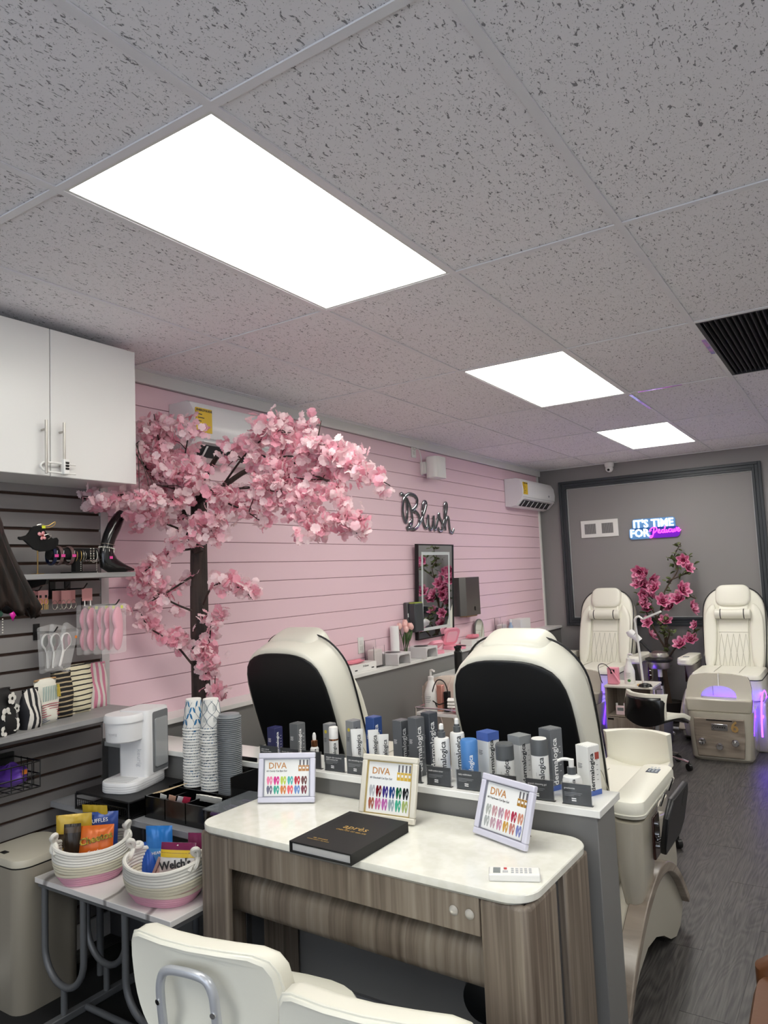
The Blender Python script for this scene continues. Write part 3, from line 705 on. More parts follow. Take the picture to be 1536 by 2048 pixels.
# T bar with bracelets
t = thing('bracelet_stand', 'black velvet T-bar bracelet stand on the upper shelf', 'display stand', (.14, .815, 1.652))
B().cyl((0, -.14, .087), (0, .088, .087), .026, n=20).obj('bar', VELV, t)
B().box(-.016, .016, -.022, .012, 0, .07).obj('post', VELV, t)
B().box(-.04, .04, -.06, .07, 0, .008).obj('foot', VELV, t, bev=.002)
PT = mat('tag_pink', '#e0489a', .5)
def loop(r, y, n=20, tilt=0): return [(r * cos(2 * PI * i / n), y + tilt * sin(2 * PI * i / n), .08 + r * 1.12 * sin(2 * PI * i / n)) for i in range(n)]
for y, lab, m_ in ((-.128, 'navy-blue bangle with a pink tag, nearest the bird', mat('navy_stone', '#1a2340', .25)), (-.097, 'translucent brown bangle with a pink tag, the left of two', mat('brown_resin', '#6a5452', .2)), (-.045, 'translucent brown bangle with a pink tag, the right of two', mat('brown_resin', '#6a5452', .2))):
    g = thing('bangle', lab, 'bangle', (.14, .815, 1.652), 0, 'bangles on the bracelet stand')
    b = B()
    b.loft([[(p[0] * k, p[1] + dy, .08 + (p[2] - .08) * k) for k, dy in ((1, -.008), (1.1, -.006), (1.12, 0), (1.1, .006), (1, .008))] for p in loop(.034, y)], cap=False, closed=True)
    b.obj('band', m_, g)
    B().box(.04, .0412, y - .009, y + .009, .072, .084).obj('price_tag', PT, g)
    B().tube([(.036, y + .006, .1), (.041, y + .002, .086)], .0008, 5).obj('tag_string', TW, g)
SV = mat('silver_wire', '#c9c5b8'); PEARL = mat('pearl', '#e9e4d8', .2)
bl = [(-.02, 'thin gold chain bracelet left of the pearl strand', GOLD, .0012, 0), (.0, 'gold chain bracelet with a long pearl tail', GOLD, .0014, 1), (.012, 'silver bar bracelet between two chain bracelets', SV, .0018, 0), (.022, 'silver wave-shaped bracelet among the chains', SV, .0014, 2), (.045, 'bracelet with small silver snowflakes', SV, .001, 3), (.06, 'bracelet with large silver snowflakes and pearls', SV, .001, 4), (.08, 'pearl bracelet with a gold drop at the right end', PEARL, .0016, 1)]
for y, lab, m_, r, kind in bl:
    g = thing('bracelet', lab, 'bracelet', (.14, .815, 1.652), 0, 'bracelets on the bracelet stand')
    P = loop(.0275, y, 28)
    P = [(p[0], p[1] + (.003 * sin(i * 2.2) if kind == 2 else 0), p[2]) for i, p in enumerate(P)]
    B().tube(P, r, 6, True).obj('chain', m_, g)
    if kind == 1:
        b = B()
        for k in range(6): b.sphere((.02, y + .001, .05 - k * .009), .0022, n=6, m=5)
        b.sphere((.02, y + .001, -.006 + .01), .004, n=8, m=6).obj('pearl_tail', PEARL, g)
    if kind > 2:
        for k in range(3):
            z = .055 + k * .022; s_ = .0045 if kind == 3 else .0065
            b = B()
            for j in range(6): b.tube([(.028, y, z), (.028, y + s_ * cos(j * PI / 3), z + s_ * sin(j * PI / 3))], .0011, 4)
            b.obj('snowflake_charm', SV, g)
            B().sphere((.029, y, z + .011), .0028, n=6, m=5).obj('pearl', PEARL, g)
# foot mannequin
t = thing('foot_mannequin', 'glossy black foot mannequin at the end of the upper shelf', 'mannequin', (.17, .0, 1.652))
def ring(c, r1, r2, tilt, n=16):   # ring in plane spanned by x and tilted direction in yz
    return [(r1 * cos(2 * PI * i / n), c[0] + r2 * sin(2 * PI * i / n) * cos(tilt), c[1] + r2 * sin(2 * PI * i / n) * sin(tilt)) for i in range(n)]
BG = mat('black_gloss', '#070708', .18, coat=.5)
rings = [ring((1.026, .285), .001, .001, rad(-38)), ring((1.022, .28), .022, .018, rad(-38)), ring((1.008, .255), .027, .026, rad(-38)), ring((.982, .21), .03, .033, rad(-35)), ring((.958, .165), .028, .032, rad(-28)), ring((.943, .125), .026, .03, rad(-15)), ring((.94, .085), .027, .036, rad(5)), ring((.948, .05), .03, .046, rad(35)), ring((.972, .032), .032, .038, rad(62)), ring((1.005, .024), .035, .027, rad(75)), ring((1.035, .017), .037, .018, rad(82)), ring((1.058, .013), .034, .013, rad(88)), ring((1.064, .012), .02, .008, rad(90))]
B().loft(rings).obj('foot', BG, t)
for k, (x, l, r) in enumerate(((-.026, .02, .0105), (-.009, .022, .008), (.004, .019, .0072), (.016, .016, .0068), (.027, .011, .0062))):
    B().tube([(x, 1.045, .013), (x, 1.058 + l * .3, .012), (x, 1.058 + l * .7, .010), (x, 1.058 + l, .0085)], [r, r, r * .95, r * .5], 8).obj('toe', BG, t)
for zc, lab in ((.128, 'thin silver anklet, upper one on the foot mannequin'), (.112, 'beaded silver anklet with charms, lower one on the foot mannequin')):
    g = thing('anklet', lab, 'anklet', (.17, 0, 1.652), 0, 'anklets on the foot mannequin')
    P = [(.031 * cos(2 * PI * i / 24), .942 + .035 * sin(2 * PI * i / 24) + (.003 if zc > .12 else 0), zc - .006 * sin(2 * PI * i / 24)) for i in range(24)]
    if zc > .12: B().tube(P, .0014, 6, True).obj('chain', SV, g)
    else:
        b = B()
        for p in P: b.sphere(p, .0032, n=6, m=5)
        b.obj('beads', PEARL, g)
        for k in (2, 20, 23): B().cyl((P[k][0] + .001, P[k][1], P[k][2] - .004), (P[k][0] + .001, P[k][1], P[k][2] - .018), .0012, .0026, n=6).obj('charm', SV, g)
        B().box(.0305, .0315, .935, .951, .062, .074).obj('price_tag', PT, g)
# hooks with hanging goods
def hook(label, y, z, L=.17):
    t = thing('display_hook', label, 'hook', (.012, y, z), 0, 'hooks on the slat panel')
    B().box(0, .006, -.014, .014, -.035, .035).obj('hook_plate', BLACK, t)
    B().tube([(.004, 0, .0), (L - .03, 0, .0), (L - .02, 0, .004), (L, 0, .022)], .0032, 8).obj('prong', BLACK, t)
    return t
CARDP = mat('pink_card', '#dc9c9a', .6)
def earring(label, y, x, z, kind, w=.045, h=.058):
    t = thing('earring_card', label, 'earrings', (x, y, z), 0, 'earring cards hanging on hooks')
    B().box(-.0006, .0006, -w / 2, w / 2, -h, .0).obj('card', CARDP, t)
    for s in (-1, 1):
        yy = s * w * .28
        if kind == 'hoop':
            B().tube([(.003, yy + .012 * cos(2 * PI * i / 16), -h - .004 + .02 * sin(2 * PI * i / 16)) for i in range(16)], .0012, 5, True).obj('hoop', SV, t)
        elif kind == 'gold':
            B().box(.0008, .0016, yy - .005, yy + .005, -h * .55, -h * .35).obj('stud', BLACK, t)
            B().tube([(.003, yy + .008 * cos(2 * PI * i / 14), -h * .85 + .012 * sin(2 * PI * i / 14)) for i in range(14)], .0018, 5, True).obj('hoop', GOLD, t)
            b = B()
            for k in range(4): b.cyl((.003, yy - .007 + k * .005, -h - .004), (.004, yy - .008 + k * .005, -h - .024), .001, n=5)
            b.obj('fringe', GOLD, t)
        else:
            B().cyl((.003, yy, -h + .002), (.003, yy, -h - .022), .0022, .003, n=8).obj('drop', mat('crystal_white', '#e8e6e0', .15), t)
    return t
hook('black hook holding gold fringe earring cards', .645, 1.585, .13)
hook('black hook behind the silver hoop earring cards', .77, 1.585, .13)
hook('black hook holding the single pink earring card at the panel edge', .845, 1.585, .15)
earring('pink earring card with black studs and gold hoops, the front one', .665, .115, 1.585, 'gold')
for k in range(3): earring('pink earring card with gold fringe half hidden behind the front card', .64 - .012 * k, .09 - .018 * k, 1.585, 'gold')
earring('pink earring card with silver hoops, left of three', .755, .075, 1.58, 'hoop')
earring('pink earring card with silver hoops, middle of three', .785, .095, 1.58, 'hoop')
earring('pink earring card with silver hoops, right of three', .815, .085, 1.58, 'hoop')
earring('pale pink earring card with two white drops by the panel edge', .868, .128, 1.585, 'drop', .052, .056)
hook('black hook at the left picture edge holding petal-shaped cards', .49, 1.585, .13)
t = thing('earring_card', 'magenta diamond-shaped earrings on a petal card at the left picture edge', 'earrings', (.12, .525, 1.585))
B().poly([(0, y, z) for y, z in ((-.012, 0), (.012, 0), (.028, -.04), (.02, -.062), (0, -.066), (-.012, -.05))]).obj('card', CARDP, t, solid=.001)
B().poly([(.004, y, z) for y, z in ((0, -.07), (.016, -.09), (.002, -.12), (-.012, -.09))]).obj('gem', mat('magenta_gem', '#e020a8', .2), t, solid=.003)
t = thing('earring_card', 'pink petal-shaped earring card with green drops at the left picture edge', 'earrings', (.09, .485, 1.585))
B().poly([(0, y, z) for y, z in ((-.012, 0), (.012, 0), (.022, -.04), (.012, -.062), (-.012, -.05))]).obj('card', CARDP, t, solid=.001)
B().sphere((.004, 0, -.088), .006, .018, .014, 10, 8).obj('green_drop', mat('green_stone', '#2e5a48', .4), t)
b = B()
for k in range(6): b.sphere((.006, .015, -.11 - k * .011), .003, n=6, m=5)
b.obj('bead_string', PEARL, t)
# bagged eye masks
FILM = mat('clear_film', '#ffffff', .12, trans=.0, alpha=.16)
hook('long black hook carrying the bagged pink eye masks', .93, 1.507, .26)
SATIN = mat('pink_satin', '#eaa5b8', .32, bump=(40, .25, .004))
for k, (x, y) in enumerate(((.225, .955), (.185, .94), (.155, .925), (.11, .905), (.08, .89))):
    t = thing('eye_mask', ['pink satin sleep mask in a clear bag, frontmost on the hook', 'pink satin sleep mask in a clear bag, second from the front', 'pink satin sleep mask in a clear bag, third from the front', 'pink satin sleep mask in a clear bag, second from the wall', 'pink satin sleep mask in a clear bag, nearest the wall'][k], 'sleep mask', (x, y, 1.40), rad(20), 'bagged sleep masks')
    O = []
    for i in range(32):
        a = 2 * PI * i / 32
        r = .036 + .0 * cos(a)
        yy = .044 * cos(a) ; zz = .098 * sin(a)
        if cos(a) < 0: yy += .026 * math.exp(-(zz / .028) ** 2)
        else: yy *= .82
        O.append((yy, zz))
    B().slab(O, [(-.006, .9), (-.004, .98), (0, 1), (.004, .98), (.007, .88), (.009, .5)], 'x').obj('mask', SATIN, t)
    B().slab(rrect(.1, .225, .006), [(-.010, .98), (-.002, 1), (.004, 1), (.012, .97)], 'x').map(lambda p: (p.x + .0025 * sin(p.z * 90 + p.y * 60), p.y, p.z)).obj('bag', FILM, t)
    B().box(.008, .009, .012, .03, .088, .102).obj('price_tag', MATS['tag_yellow'], t)
# bagged hand mirrors
hook('black hook holding bagged hand mirrors', .695, 1.405, .16)
MIR = mat('mirror_glass', '#dfe3e3', .02, 1)
for k, (x, y, a) in enumerate(((.155, .745, -25), (.125, .715, -10), (.10, .69, 5))):
    t = thing('hand_mirror', ['white heart-shaped hand mirror in a clear bag, frontmost', 'white hand mirror in a clear bag, middle one', 'white hand mirror in a clear bag, nearest the wall'][k], 'hand mirror', (x, y, 1.365), rad(25), 'bagged hand mirrors')
    H_ = [(.036 * sin(q) * (1.0 if cos(q) > -.4 else .9), .034 * cos(q) - (.012 if abs(sin(q)) < .35 and cos(q) < 0 else 0)) for q in [2 * PI * i / 24 for i in range(24)]]
    X_ = MX.Rotation(rad(a), 4, 'X')
    b = B(); b.X = X_; b.slab(H_, [(-.003, 1), (.003, 1)], 'x').obj('mirror_rim', WPLAST, t)
    b = B(); b.X = X_; b.slab([(p[0] * .86, p[1] * .86) for p in H_], [(.003, 1), (.0034, 1)], 'x').obj('mirror_face', MIR, t)
    b = B(); b.X = X_; b.box(-.003, .003, -.006, .006, -.115, -.036).obj('handle', WPLAST, t, bev=.002)
    b = B(); b.X = X_; b.slab(rrect(.09, .2, .006), [(-.01, .97), (-.002, 1), (.004, 1), (.012, .96)], 'x').map(lambda p: (p.x + .003 * sin(p.z * 110 + p.y * 70), p.y, p.z - .03)).obj('bag', FILM, t)
    if k == 0: B().box(.014, .015, .046, .06, .005, .016).obj('price_tag', mat('tag_orange', '#f08a2a', .5), t)
# ================================================================ pouches on the lower shelf
def stripes(name, c1, c2, s, thr=.5, axis='z', dist=0.0):
    m = mat(name, c1, .7, bump=(200, .2, .001)); nt = m.node_tree; bs = nt.nodes['Principled BSDF']
    tc = nt.nodes.new('ShaderNodeTexCoord'); wv = nt.nodes.new('ShaderNodeTexWave')
    wv.bands_direction = axis.upper(); wv.inputs['Scale'].default_value = s; wv.inputs['Distortion'].default_value = dist; wv.inputs['Detail'].default_value = 1
    wv.inputs['Detail Scale'].default_value = 2
    nt.links.new(tc.outputs['Object'], wv.inputs['Vector'])
    r = nt.nodes.new('ShaderNodeValToRGB'); r.color_ramp.interpolation = 'CONSTANT'
    r.color_ramp.elements[0].color = lin(c1); r.color_ramp.elements[1].position = thr; r.color_ramp.elements[1].color = lin(c2)
    nt.links.new(wv.outputs['Fac'], r.inputs[0]); nt.links.new(r.outputs[0], bs.inputs['Base Color'])
    return m
def pouch(label, x, y, w, h, th, rz, m, flare=1.15, lean=0, zipm=BLACK):
    t = thing('pouch', label, 'pouch', (x, y, 1.040), rz, 'pouches on the lower shelf')
    n = 24; rings = []
    for k in range(9):
        f = k / 8; z = h * f
        ww = w / 2 * (.86 + .2 * sin(min(1, f * 1.6) * PI / 2) + (flare - 1.06) * f)
        tt = th / 2 * (.75 + .6 * sin(PI * min(1, f * 1.3 + .15)) ** .7 if f < .75 else .75 * (1 - f) * 3.2 + .06)
        rings.append([(tt * math.copysign(abs(cos(a)) ** .8, cos(a)) + lean * z + .004 * sin(3 * a + k), ww * math.copysign(abs(sin(a)) ** .6, sin(a)), z + .006 * sin(2 * a + k) * f) for a in [2 * PI * i / n for i in range(n)]])
    B().loft(rings).obj('pouch_body', m, t, ang=80)
    B().tube([(lean * h, -w / 2 * flare * .95, h + .001), (lean * h, 0, h + .004), (lean * h, w / 2 * flare * .95, h + .001)], .004, 6).obj('zip', zipm, t)
    return t
navy = stripes('navy_white_stripe', '#ddd9d2', '#12141c', 11, .5, 'y')
pouch('navy and white vertically striped pouch next to the daisy pouch', .225, .54, .095, .15, .05, rad(20), navy, .95)
t = pouch('black pouch printed with white daisies at the left picture edge', .235, .42, .11, .17, .07, rad(25), mat('black_cotton', '#0c0c0e', .7), .85)
DW = mat('daisy_white', '#e9e7e0', .7)
for k, (y, z, r) in enumerate(((.008, .135, .022), (-.03, .08, .026), (.02, .035, .024), (.045, .09, .017), (.05, .02, .014), (-.035, .02, .02))):
    b = B()
    for j in range(5):
        a = 2 * PI * j / 5 + k
        b.slab([(y + r * .62 * cos(a) + r * .48 * cos(q), z + r * .62 * sin(a) + r * .48 * sin(q)) for q in [2 * PI * i / 12 for i in range(12)]], [(.0, 1), (.0015, 1)], 'x')
    ex = .043 * (1 - (y / .075) ** 2) + (.003 if z < .1 else -.006)
    o = b.obj('daisy_print', DW, t); o.location = (ex, 0, 0)
    B().slab([(y + r * .3 * cos(q), z + r * .3 * sin(q)) for q in [2 * PI * i / 10 for i in range(10)]], [(ex + .0015, 1), (ex + .0022, 1)], 'x').obj('daisy_centre', MATS['black_cotton'], t)
t = pouch('cream pouch with multicoloured hand-drawn lines', .18, .632, .11, .175, .055, rad(14), mat('cream_cotton', '#e4e2d6', .7), 1.1, zipm=mat('zip_brown', '#b08a5c', .6))
b = B(); lm = [mat('line_teal', '#5f8f90', .7), mat('line_red', '#a03048', .7), mat('line_yellow', '#d0b848', .7), mat('line_blue', '#3f4668', .7)]
for k in range(9): b.mi(0).tube([(.036, -.045 + k * .009, .092), (.034, -.044 + k * .009, .125), (.026, -.036 + k * .009, .15)], .0012, 4)
for k in range(6): b.mi(1).tube([(.034, -.05, .03 + k * .0095), (.0375, -.01, .033 + k * .0095), (.034, .04, .03 + k * .0095)], .0017, 4)
for k in range(4): b.mi(2).tube([(.031, .038 + k * .005, .1), (.024, .037 + k * .005, .15)], .0016, 4)
for k in range(3): b.mi(3).tube([(.031, -.045, .008 + k * .007), (.033, 0, .014 + k * .005), (.031, .04, .006 + k * .008)], .0014, 4)
b.obj('line_print', lm, t)
pouch('black pouch with thin gold stripes between the cream pouches', .135, .738, .10, .19, .05, rad(8), stripes('black_gold_stripe', '#0d0d0e', '#b3a283', 16, .78, 'z', .6), 1.05, -.04)
pouch('cream satin pouch with black stripes', .098, .845, .13, .205, .045, rad(10), stripes('cream_black_stripe', '#ddd5b8', '#101010', 14.5, .83, 'z', .5), 1.22, -.05)
pouch('pink and white vertically striped pouch leaning by the pink wall', .062, .965, .11, .195, .035, rad(12), stripes('pink_white_stripe', '#d98ba4', '#e6dfd8', 10, .5, 'y'), 1.1, -.06, mat('zip_pink', '#d98ba4', .6))
# wire basket with a purple bag
t = thing('wire_basket', 'black wire basket hooked on the slat panel below the pouches', 'basket', (.012, .47, .80))
b = B()
for z in (.0, .05, .10): b.tube([(.02, -.2, z), (.2, -.2, z), (.2, .12, z), (.02, .12, z)], .003, 6, True)
for y in (-.2, -.15, -.1, -.05, 0, .05, .085, .12): b.tube([(.02, y, 0), (.2, y, 0), (.2, y, .105)], .0022, 5)
for x in (.065, .11, .155): b.tube([(x, -.2, .105), (x, -.2, 0), (x, .12, 0), (x, .12, .105)], .0022, 5)
b.obj('wire_frame', BWIRE, t)
B().box(0, .012, -.2, .12, .05, .12).obj('hook_rail', BLACK, t)
def lump(name, label, cat, loc, rx, ry, rz_, m, seed, tagm=None):
    t = thing(name, label, cat, loc)
    R2 = random.Random(seed); ph = [R2.uniform(0, 6) for _ in range(6)]
    def f(u, v):
        a = 2 * PI * u; p = PI * (v - .5)
        k = 1 + .09 * sin(3 * a + ph[0]) * cos(p) + .08 * sin(5 * p + ph[1] + 2 * a) + .05 * sin(7 * a + ph[2])
        return (rx * k * cos(a) * cos(p), ry * k * sin(a) * cos(p), rz_ * (1 + sin(p)) * (1 if v < .5 else k))
    B().grid(f, 28, 16, True).obj('bag_body', m, t)
    if tagm: B().box(rx * .95, rx * .96, .01, .03, rz_ * 1.2, rz_ * 1.2 + .018).obj('price_tag', tagm, t)
    return t
lump('fabric_bag', 'purple crinkled fabric bag with an orange tag in the wire basket', 'bag', (.12, .52, .806), .07, .065, .042, mat('purple_satin', '#6a3fb0', .35), 3, MATS['tag_orange'])
lump('fabric_bag', 'black crinkled fabric bag behind the purple one in the wire basket', 'bag', (.12, .365, .806), .07, .07, .06, mat('black_satin', '#0f0e12', .35), 5)
# ================================================================ coffee corner
t = thing('console_table', 'narrow grey console table in the corner under the coffee machine', 'table', (.55, .89, 0))
B().box(-.50, .52, -.155, .15, .655, .68).obj('table_top', mat('console_top', '#8f9094', .4), t, bev=.002)
for x in (-.24, .08, .49):
    for y in (-.1, .125): B().cyl((x, y, 0), (x, y, .655), .014, n=12).obj('leg', GREYM, t)
t = thing('mesh_drawer', 'black wire-mesh drawer stand under the coffee machine', 'stand', (.44, .89, .68))
B().box(-.185, .155, -.17, .15, .062, .07).obj('top_plate', mat('stand_black', '#141416', .5), t, bev=.002)
b = B()
for s in (-1, 1):
    for x in (-.185, .155): b.tube([(x, -.17 if s < 0 else .15, 0), (x, -.17 if s < 0 else .15, .064)], .004, 6)
b.tube([(-.185, -.17, .004), (.155, -.17, .004), (.155, .15, .004), (-.185, .15, .004)], .004, 6, True)
b.tube([(-.185, -.17, .058), (-.185, .15, .058)], .003, 6)
b.tube([(-.185, -.17, .058), (-.185, .0, .02), (-.185, .15, .058)], .002, 6)
b.obj('stand_frame', BWIRE, t)
b = B()
b.tube([(-.175, -.172, .045), (.145, -.172, .045)], .0025, 6); b.tube([(-.175, -.172, .008), (.145, -.172, .008)], .0025, 6)
for i in range(26): b.tube([(-.175 + i * .0128, -.172, .008), (-.175 + i * .0128, -.172, .045)], .0009, 4)
for i in range(5): b.tube([(-.175, -.172, .012 + i * .007), (.145, -.172, .012 + i * .007)], .0009, 4)
b.box(-.175, .145, -.17, .14, .006, .008)
b.obj('drawer', BWIRE, t)
# coffee machine, front faces the camera side (-y)
KW = mat('machine_white', '#e4e4e6', .38)
t = thing('coffee_machine', 'white single-serve coffee machine with a clear side water tank', 'coffee machine', (.405, .905, .75), rad(16))
B().slab([(x, y - .015) for x, y in rrect(.17, .27, .06, 6)], [(0, .97), (.004, 1), (.038, 1), (.042, .98)], 'z').obj('base', KW, t)
for k in range(3): B().slab([(x, y - .015) for x, y in rrect(.1708, .2708, .06, 6)], [(.009 + k * .009, 1), (.0105 + k * .009, 1)], 'z').obj('base_groove', mat('groove_lt', '#b4b4b8', .5), t)
for k in range(7): B().box(-.06, .05, -.13 + k * .012, -.127 + k * .012, .042, .0428).obj('drip_slot', MATS['groove_lt'], t)
B().slab([(x + .012, y + .04) for x, y in rrect(.146, .16, .02, 5)], [(.042, 1), (.30, 1), (.312, .97)], 'z').obj('tower', KW, t)
B().slab([(x - .012, y - .05) for x, y in rrect(.15, .17, .07, 7)], [(.195, .9), (.2, .96), (.27, 1), (.275, 1)], 'z').obj('brew_head', KW, t)
B().slab([(x - .012, y - .05) for x, y in rrect(.16, .18, .075, 7)], [(.276, 1), (.295, 1.0), (.306, .94)], 'z').obj('lid', KW, t)
B().slab(rrect(.11, .25, .01), [(.085, 1), (.0865, 1)], 'x').map(lambda p: (p.x, p.y + .052, p.z + .175)).obj('tank_window', mat('tank_dark', '#77797c', .15, coat=.5), t)
B().slab(rrect(.085, .2, .008), [(.0865, 1), (.091, 1)], 'x').map(lambda p: (p.x, p.y + .054, p.z + .17)).obj('water_tank', mat('tank_clear', '#a3a6a8', .08, coat=.6), t)
text('keurig', .03, mat('emboss', '#cdcdd2', .4), t, TM(.045, -.0415, .12, 90, 0, -90), ext=.0008)
text('keurig', .016, MATS['emboss'], t, TM(-.012, -.1355, .235), ext=.0006)
# cup stacks
CUPW = mat('paper_cup', '#ecebe7', .5); CB = mat('cup_blue', '#2b76a8', .5); CN = mat('cup_navy', '#274a66', .5); CG = mat('cup_print_grey', '#9aa4a8', .5)
def cup_mesh(kind):
    b = B()
    b.lathe([(.030, .120), (.0308, .120), (.0445, .004), (.0462, .003), (.0468, 0), (.0452, -.001), (.0435, .004)], 28)
    b.lathe([(.001, .112), (.0305, .112)], 28)
    def on(a, z): r = .0308 + (.0445 - .0308) * (.12 - z) / .116 + .0004; return (r * cos(a), r * sin(a), z)
    Rr = random.Random(4)
    if kind == 0:
        for k in range(9):
            a0 = k * 2 * PI / 9; b.mi(2).tube([on(a0 + .3 * sin(z * 60), z) for z in [.01 + .1 * j / 8 for j in range(9)]], .0007, 4)
            for j in range(4):
                z = .02 + j * .024; a = a0 + .3 * sin(z * 60); s = 1 if (j + k) % 2 else -1; b.mi(1)
                b.poly([on(a + s * u, z + v) for u, v in ((0, 0), (.12, .0), (.24, .008), (.32, .022), (.2, .022), (.07, .014))])
    else:
        for k in range(6):
            a0 = k * 2 * PI / 6
            for s in (1, -1): b.mi(2).tube([on(a0 + s * .52 * sin((z - .01) / .1 * PI * 2), z) for z in [.008 + .106 * j / 12 for j in range(13)]], .0009, 4)
            for j in range(7):
                b.mi(3).tube([on(a0 + .27 + (j - 3) * .05, .032), on(a0 + .27 + (j - 3) * .05, .05)], .0004, 3)
                b.mi(3).tube([on(a0 + .27 + (j - 3) * .05, .075), on(a0 + .27 + (j - 3) * .05, .098)], .0004, 3)
    # ticks near the rim, the only print a stacked cup shows
    for k in range(40):
        if Rr.random() < .75:
            a = k * 2 * PI / 40; b.mi(Rr.choice((2, 2, 3))); b.quad(on(a, .0068), on(a + .06, .0068), on(a + .11, .0105), on(a + .05, .0105))
    for k in range(3):
        a = Rr.uniform(0, 6); b.mi(1); b.quad(on(a, .0065), on(a + .4, .0065), on(a + .45, .0105), on(a + .1, .0105))
    return b.mesh('paper_cup', [CUPW, CB, CN, CG])
cm0, cm1 = cup_mesh(0), cup_mesh(1)
org_z = .68
def cup_stack(me, x, y, n, z0, lab, ltop):
    for i in range(n):
        o = bpy.data.objects.new('paper_cup', me); C.objects.link(o)
        o.location = (x + .0012 * sin(i * .9), y + .001 * cos(i * 1.3), z0 + i * .0112); o.rotation_euler = (0, 0, (i * 2.4 if i < n - 1 else .4))
        tag(o, ltop if i == n - 1 else lab, 'cup', 'stacked paper cups')
cup_stack(cm0, .708, .956, 21, .771, 'upside-down paper cup below the top of the left stack, only its rim showing', 'top cup of the left stack, white with blue leaves')
cup_stack(cm1, .808, .957, 22, .766, 'upside-down paper cup below the top of the right stack, only its rim showing', 'top cup of the right stack, white with navy crossing lines')
lidm = B().lathe([(.001, .014), (.034, .014), (.036, .0125), (.040, .0125), (.042, .004), (.0475, .002), (.048, 0), (.0465, -.001)], 28).mesh('cup_lid', mat('lid_grey', '#83878b', .4))
for i in range(40):
    o = bpy.data.objects.new('cup_lid', lidm); C.objects.link(o)
    o.location = (.907 + .0012 * sin(i * .35), .958, .766 + i * .0074)
    tag(o, 'top grey plastic lid of the lid stack' if i == 39 else 'grey plastic cup lid in the tall lid stack, below the top one', 'lid', 'stacked cup lids')
t = thing('coffee_organizer', 'black divided organizer tray holding cups, lids and sachets', 'organizer', (.76, .905, .68))
b = B(); b.box(-.145, .205, -.125, .145, 0, .006)
for x in (-.145, -.03, .085, .201): b.box(x, x + .005, -.125, .0, .006, .082)
b.box(-.145, .206, -.125, -.12, .006, .082).box(-.145, .206, -.005, 0, .006, .09).box(-.145, .206, .14, .145, .006, .09).box(-.145, -.14, 0, .14, .006, .09).box(.201, .206, 0, .14, .006, .16).box(.12, .206, .14, .145, .09, .2)
b.box(-.14, .2, .005, .14, .06, .064)
b.obj('tray', mat('organizer_black', '#0c0c0e', .22, coat=.3), t)
for k in range(5):
    tag(B().box(-.003, .003, -.05, .05, -.0008, .0008).obj('stir_stick', mat('birch', '#d9c09a', .6)), ('pale wooden stir stick lying across the organizer' if k == 0 else 'wooden stir stick bundled in the left organizer slot'), 'stir stick', 'wooden stir sticks', (.655 + k * .012, .838 + .004 * k, .772 + .003 * k)).rotation_euler = (.25, 0, rad(-60 + 4 * k))
for k in range(9):
    tag(B().box(-.018, .018, -.0012, .0012, -.014, .014).obj('sugar_packet', mat('packet_white', '#e6e4dc', .5)), 'white sugar packet in the right organizer slot', 'packet', 'sugar packets', (.85 + .011 * k, .855 + .004 * (k % 2), .764)).rotation_euler = (.5, .2, rad(40))
for k, (x, c, lab) in enumerate(((.70, '#e8e6e0', 'white creamer sachet'), (.745, '#d8a890', 'peach-coloured tea sachet'), (.79, '#e0dce0', 'pale sachet'), (.815, '#c03050', 'red tea sachet'))):
    tag(B().box(-.014, .014, -.001, .001, -.018, .018).obj('sachet', mat('sachet_' + c[1:], c, .5)), lab + ' standing in the front organizer slot', 'sachet', 'sachets in the organizer', (x, .80 + .004 * k, .757)).rotation_euler = (.3, .3, rad(20 + 12 * k))
t = thing('clear_bin', 'clear lidded bin of coffee sticks left of the desk', 'bin', (1.032, .865, .68), rad(0))
b = B(); b.box(-.06, .06, -.11, .13, 0, .004).box(-.06, -.057, -.11, .13, .004, .082).box(.057, .06, -.11, .13, .004, .082).box(-.057, .057, -.11, -.107, .004, .082).box(-.057, .057, .127, .13, .004, .082)
b.obj('bin_body', GLASS, t)
B().box(-.063, .063, -.113, .133, .083, .088).obj('lid', mat('smoke_clear', '#8a9096', .05, alpha=.35), t, bev=.002)
cols = ['#6a2f4a', '#a07838', '#5a3a70', '#8a3038', '#b08a48', '#40304a']
for k in range(16):
    c_ = cols[k % 6]
    tag(B().box(-.05, .05, -.006, .006, -.004, .004).obj('coffee_stick', mat('stick_' + c_[1:], c_, .4)), {'#6a2f4a': 'plum', '#a07838': 'ochre', '#5a3a70': 'violet', '#8a3038': 'dark red', '#b08a48': 'gold', '#40304a': 'dark purple'}[c_] + ' instant drink stick in the clear bin', 'stick pack', 'drink sticks in the clear bin', (1.03 + .005 * (k % 2), .77 + .013 * (k // 1) if k < 16 else 0, .70 + .022 * (k % 3))).rotation_euler = (.15 * (k % 3 - 1), .1 * (k % 2), .25 * ((k * 7) % 5 - 2) / 2)
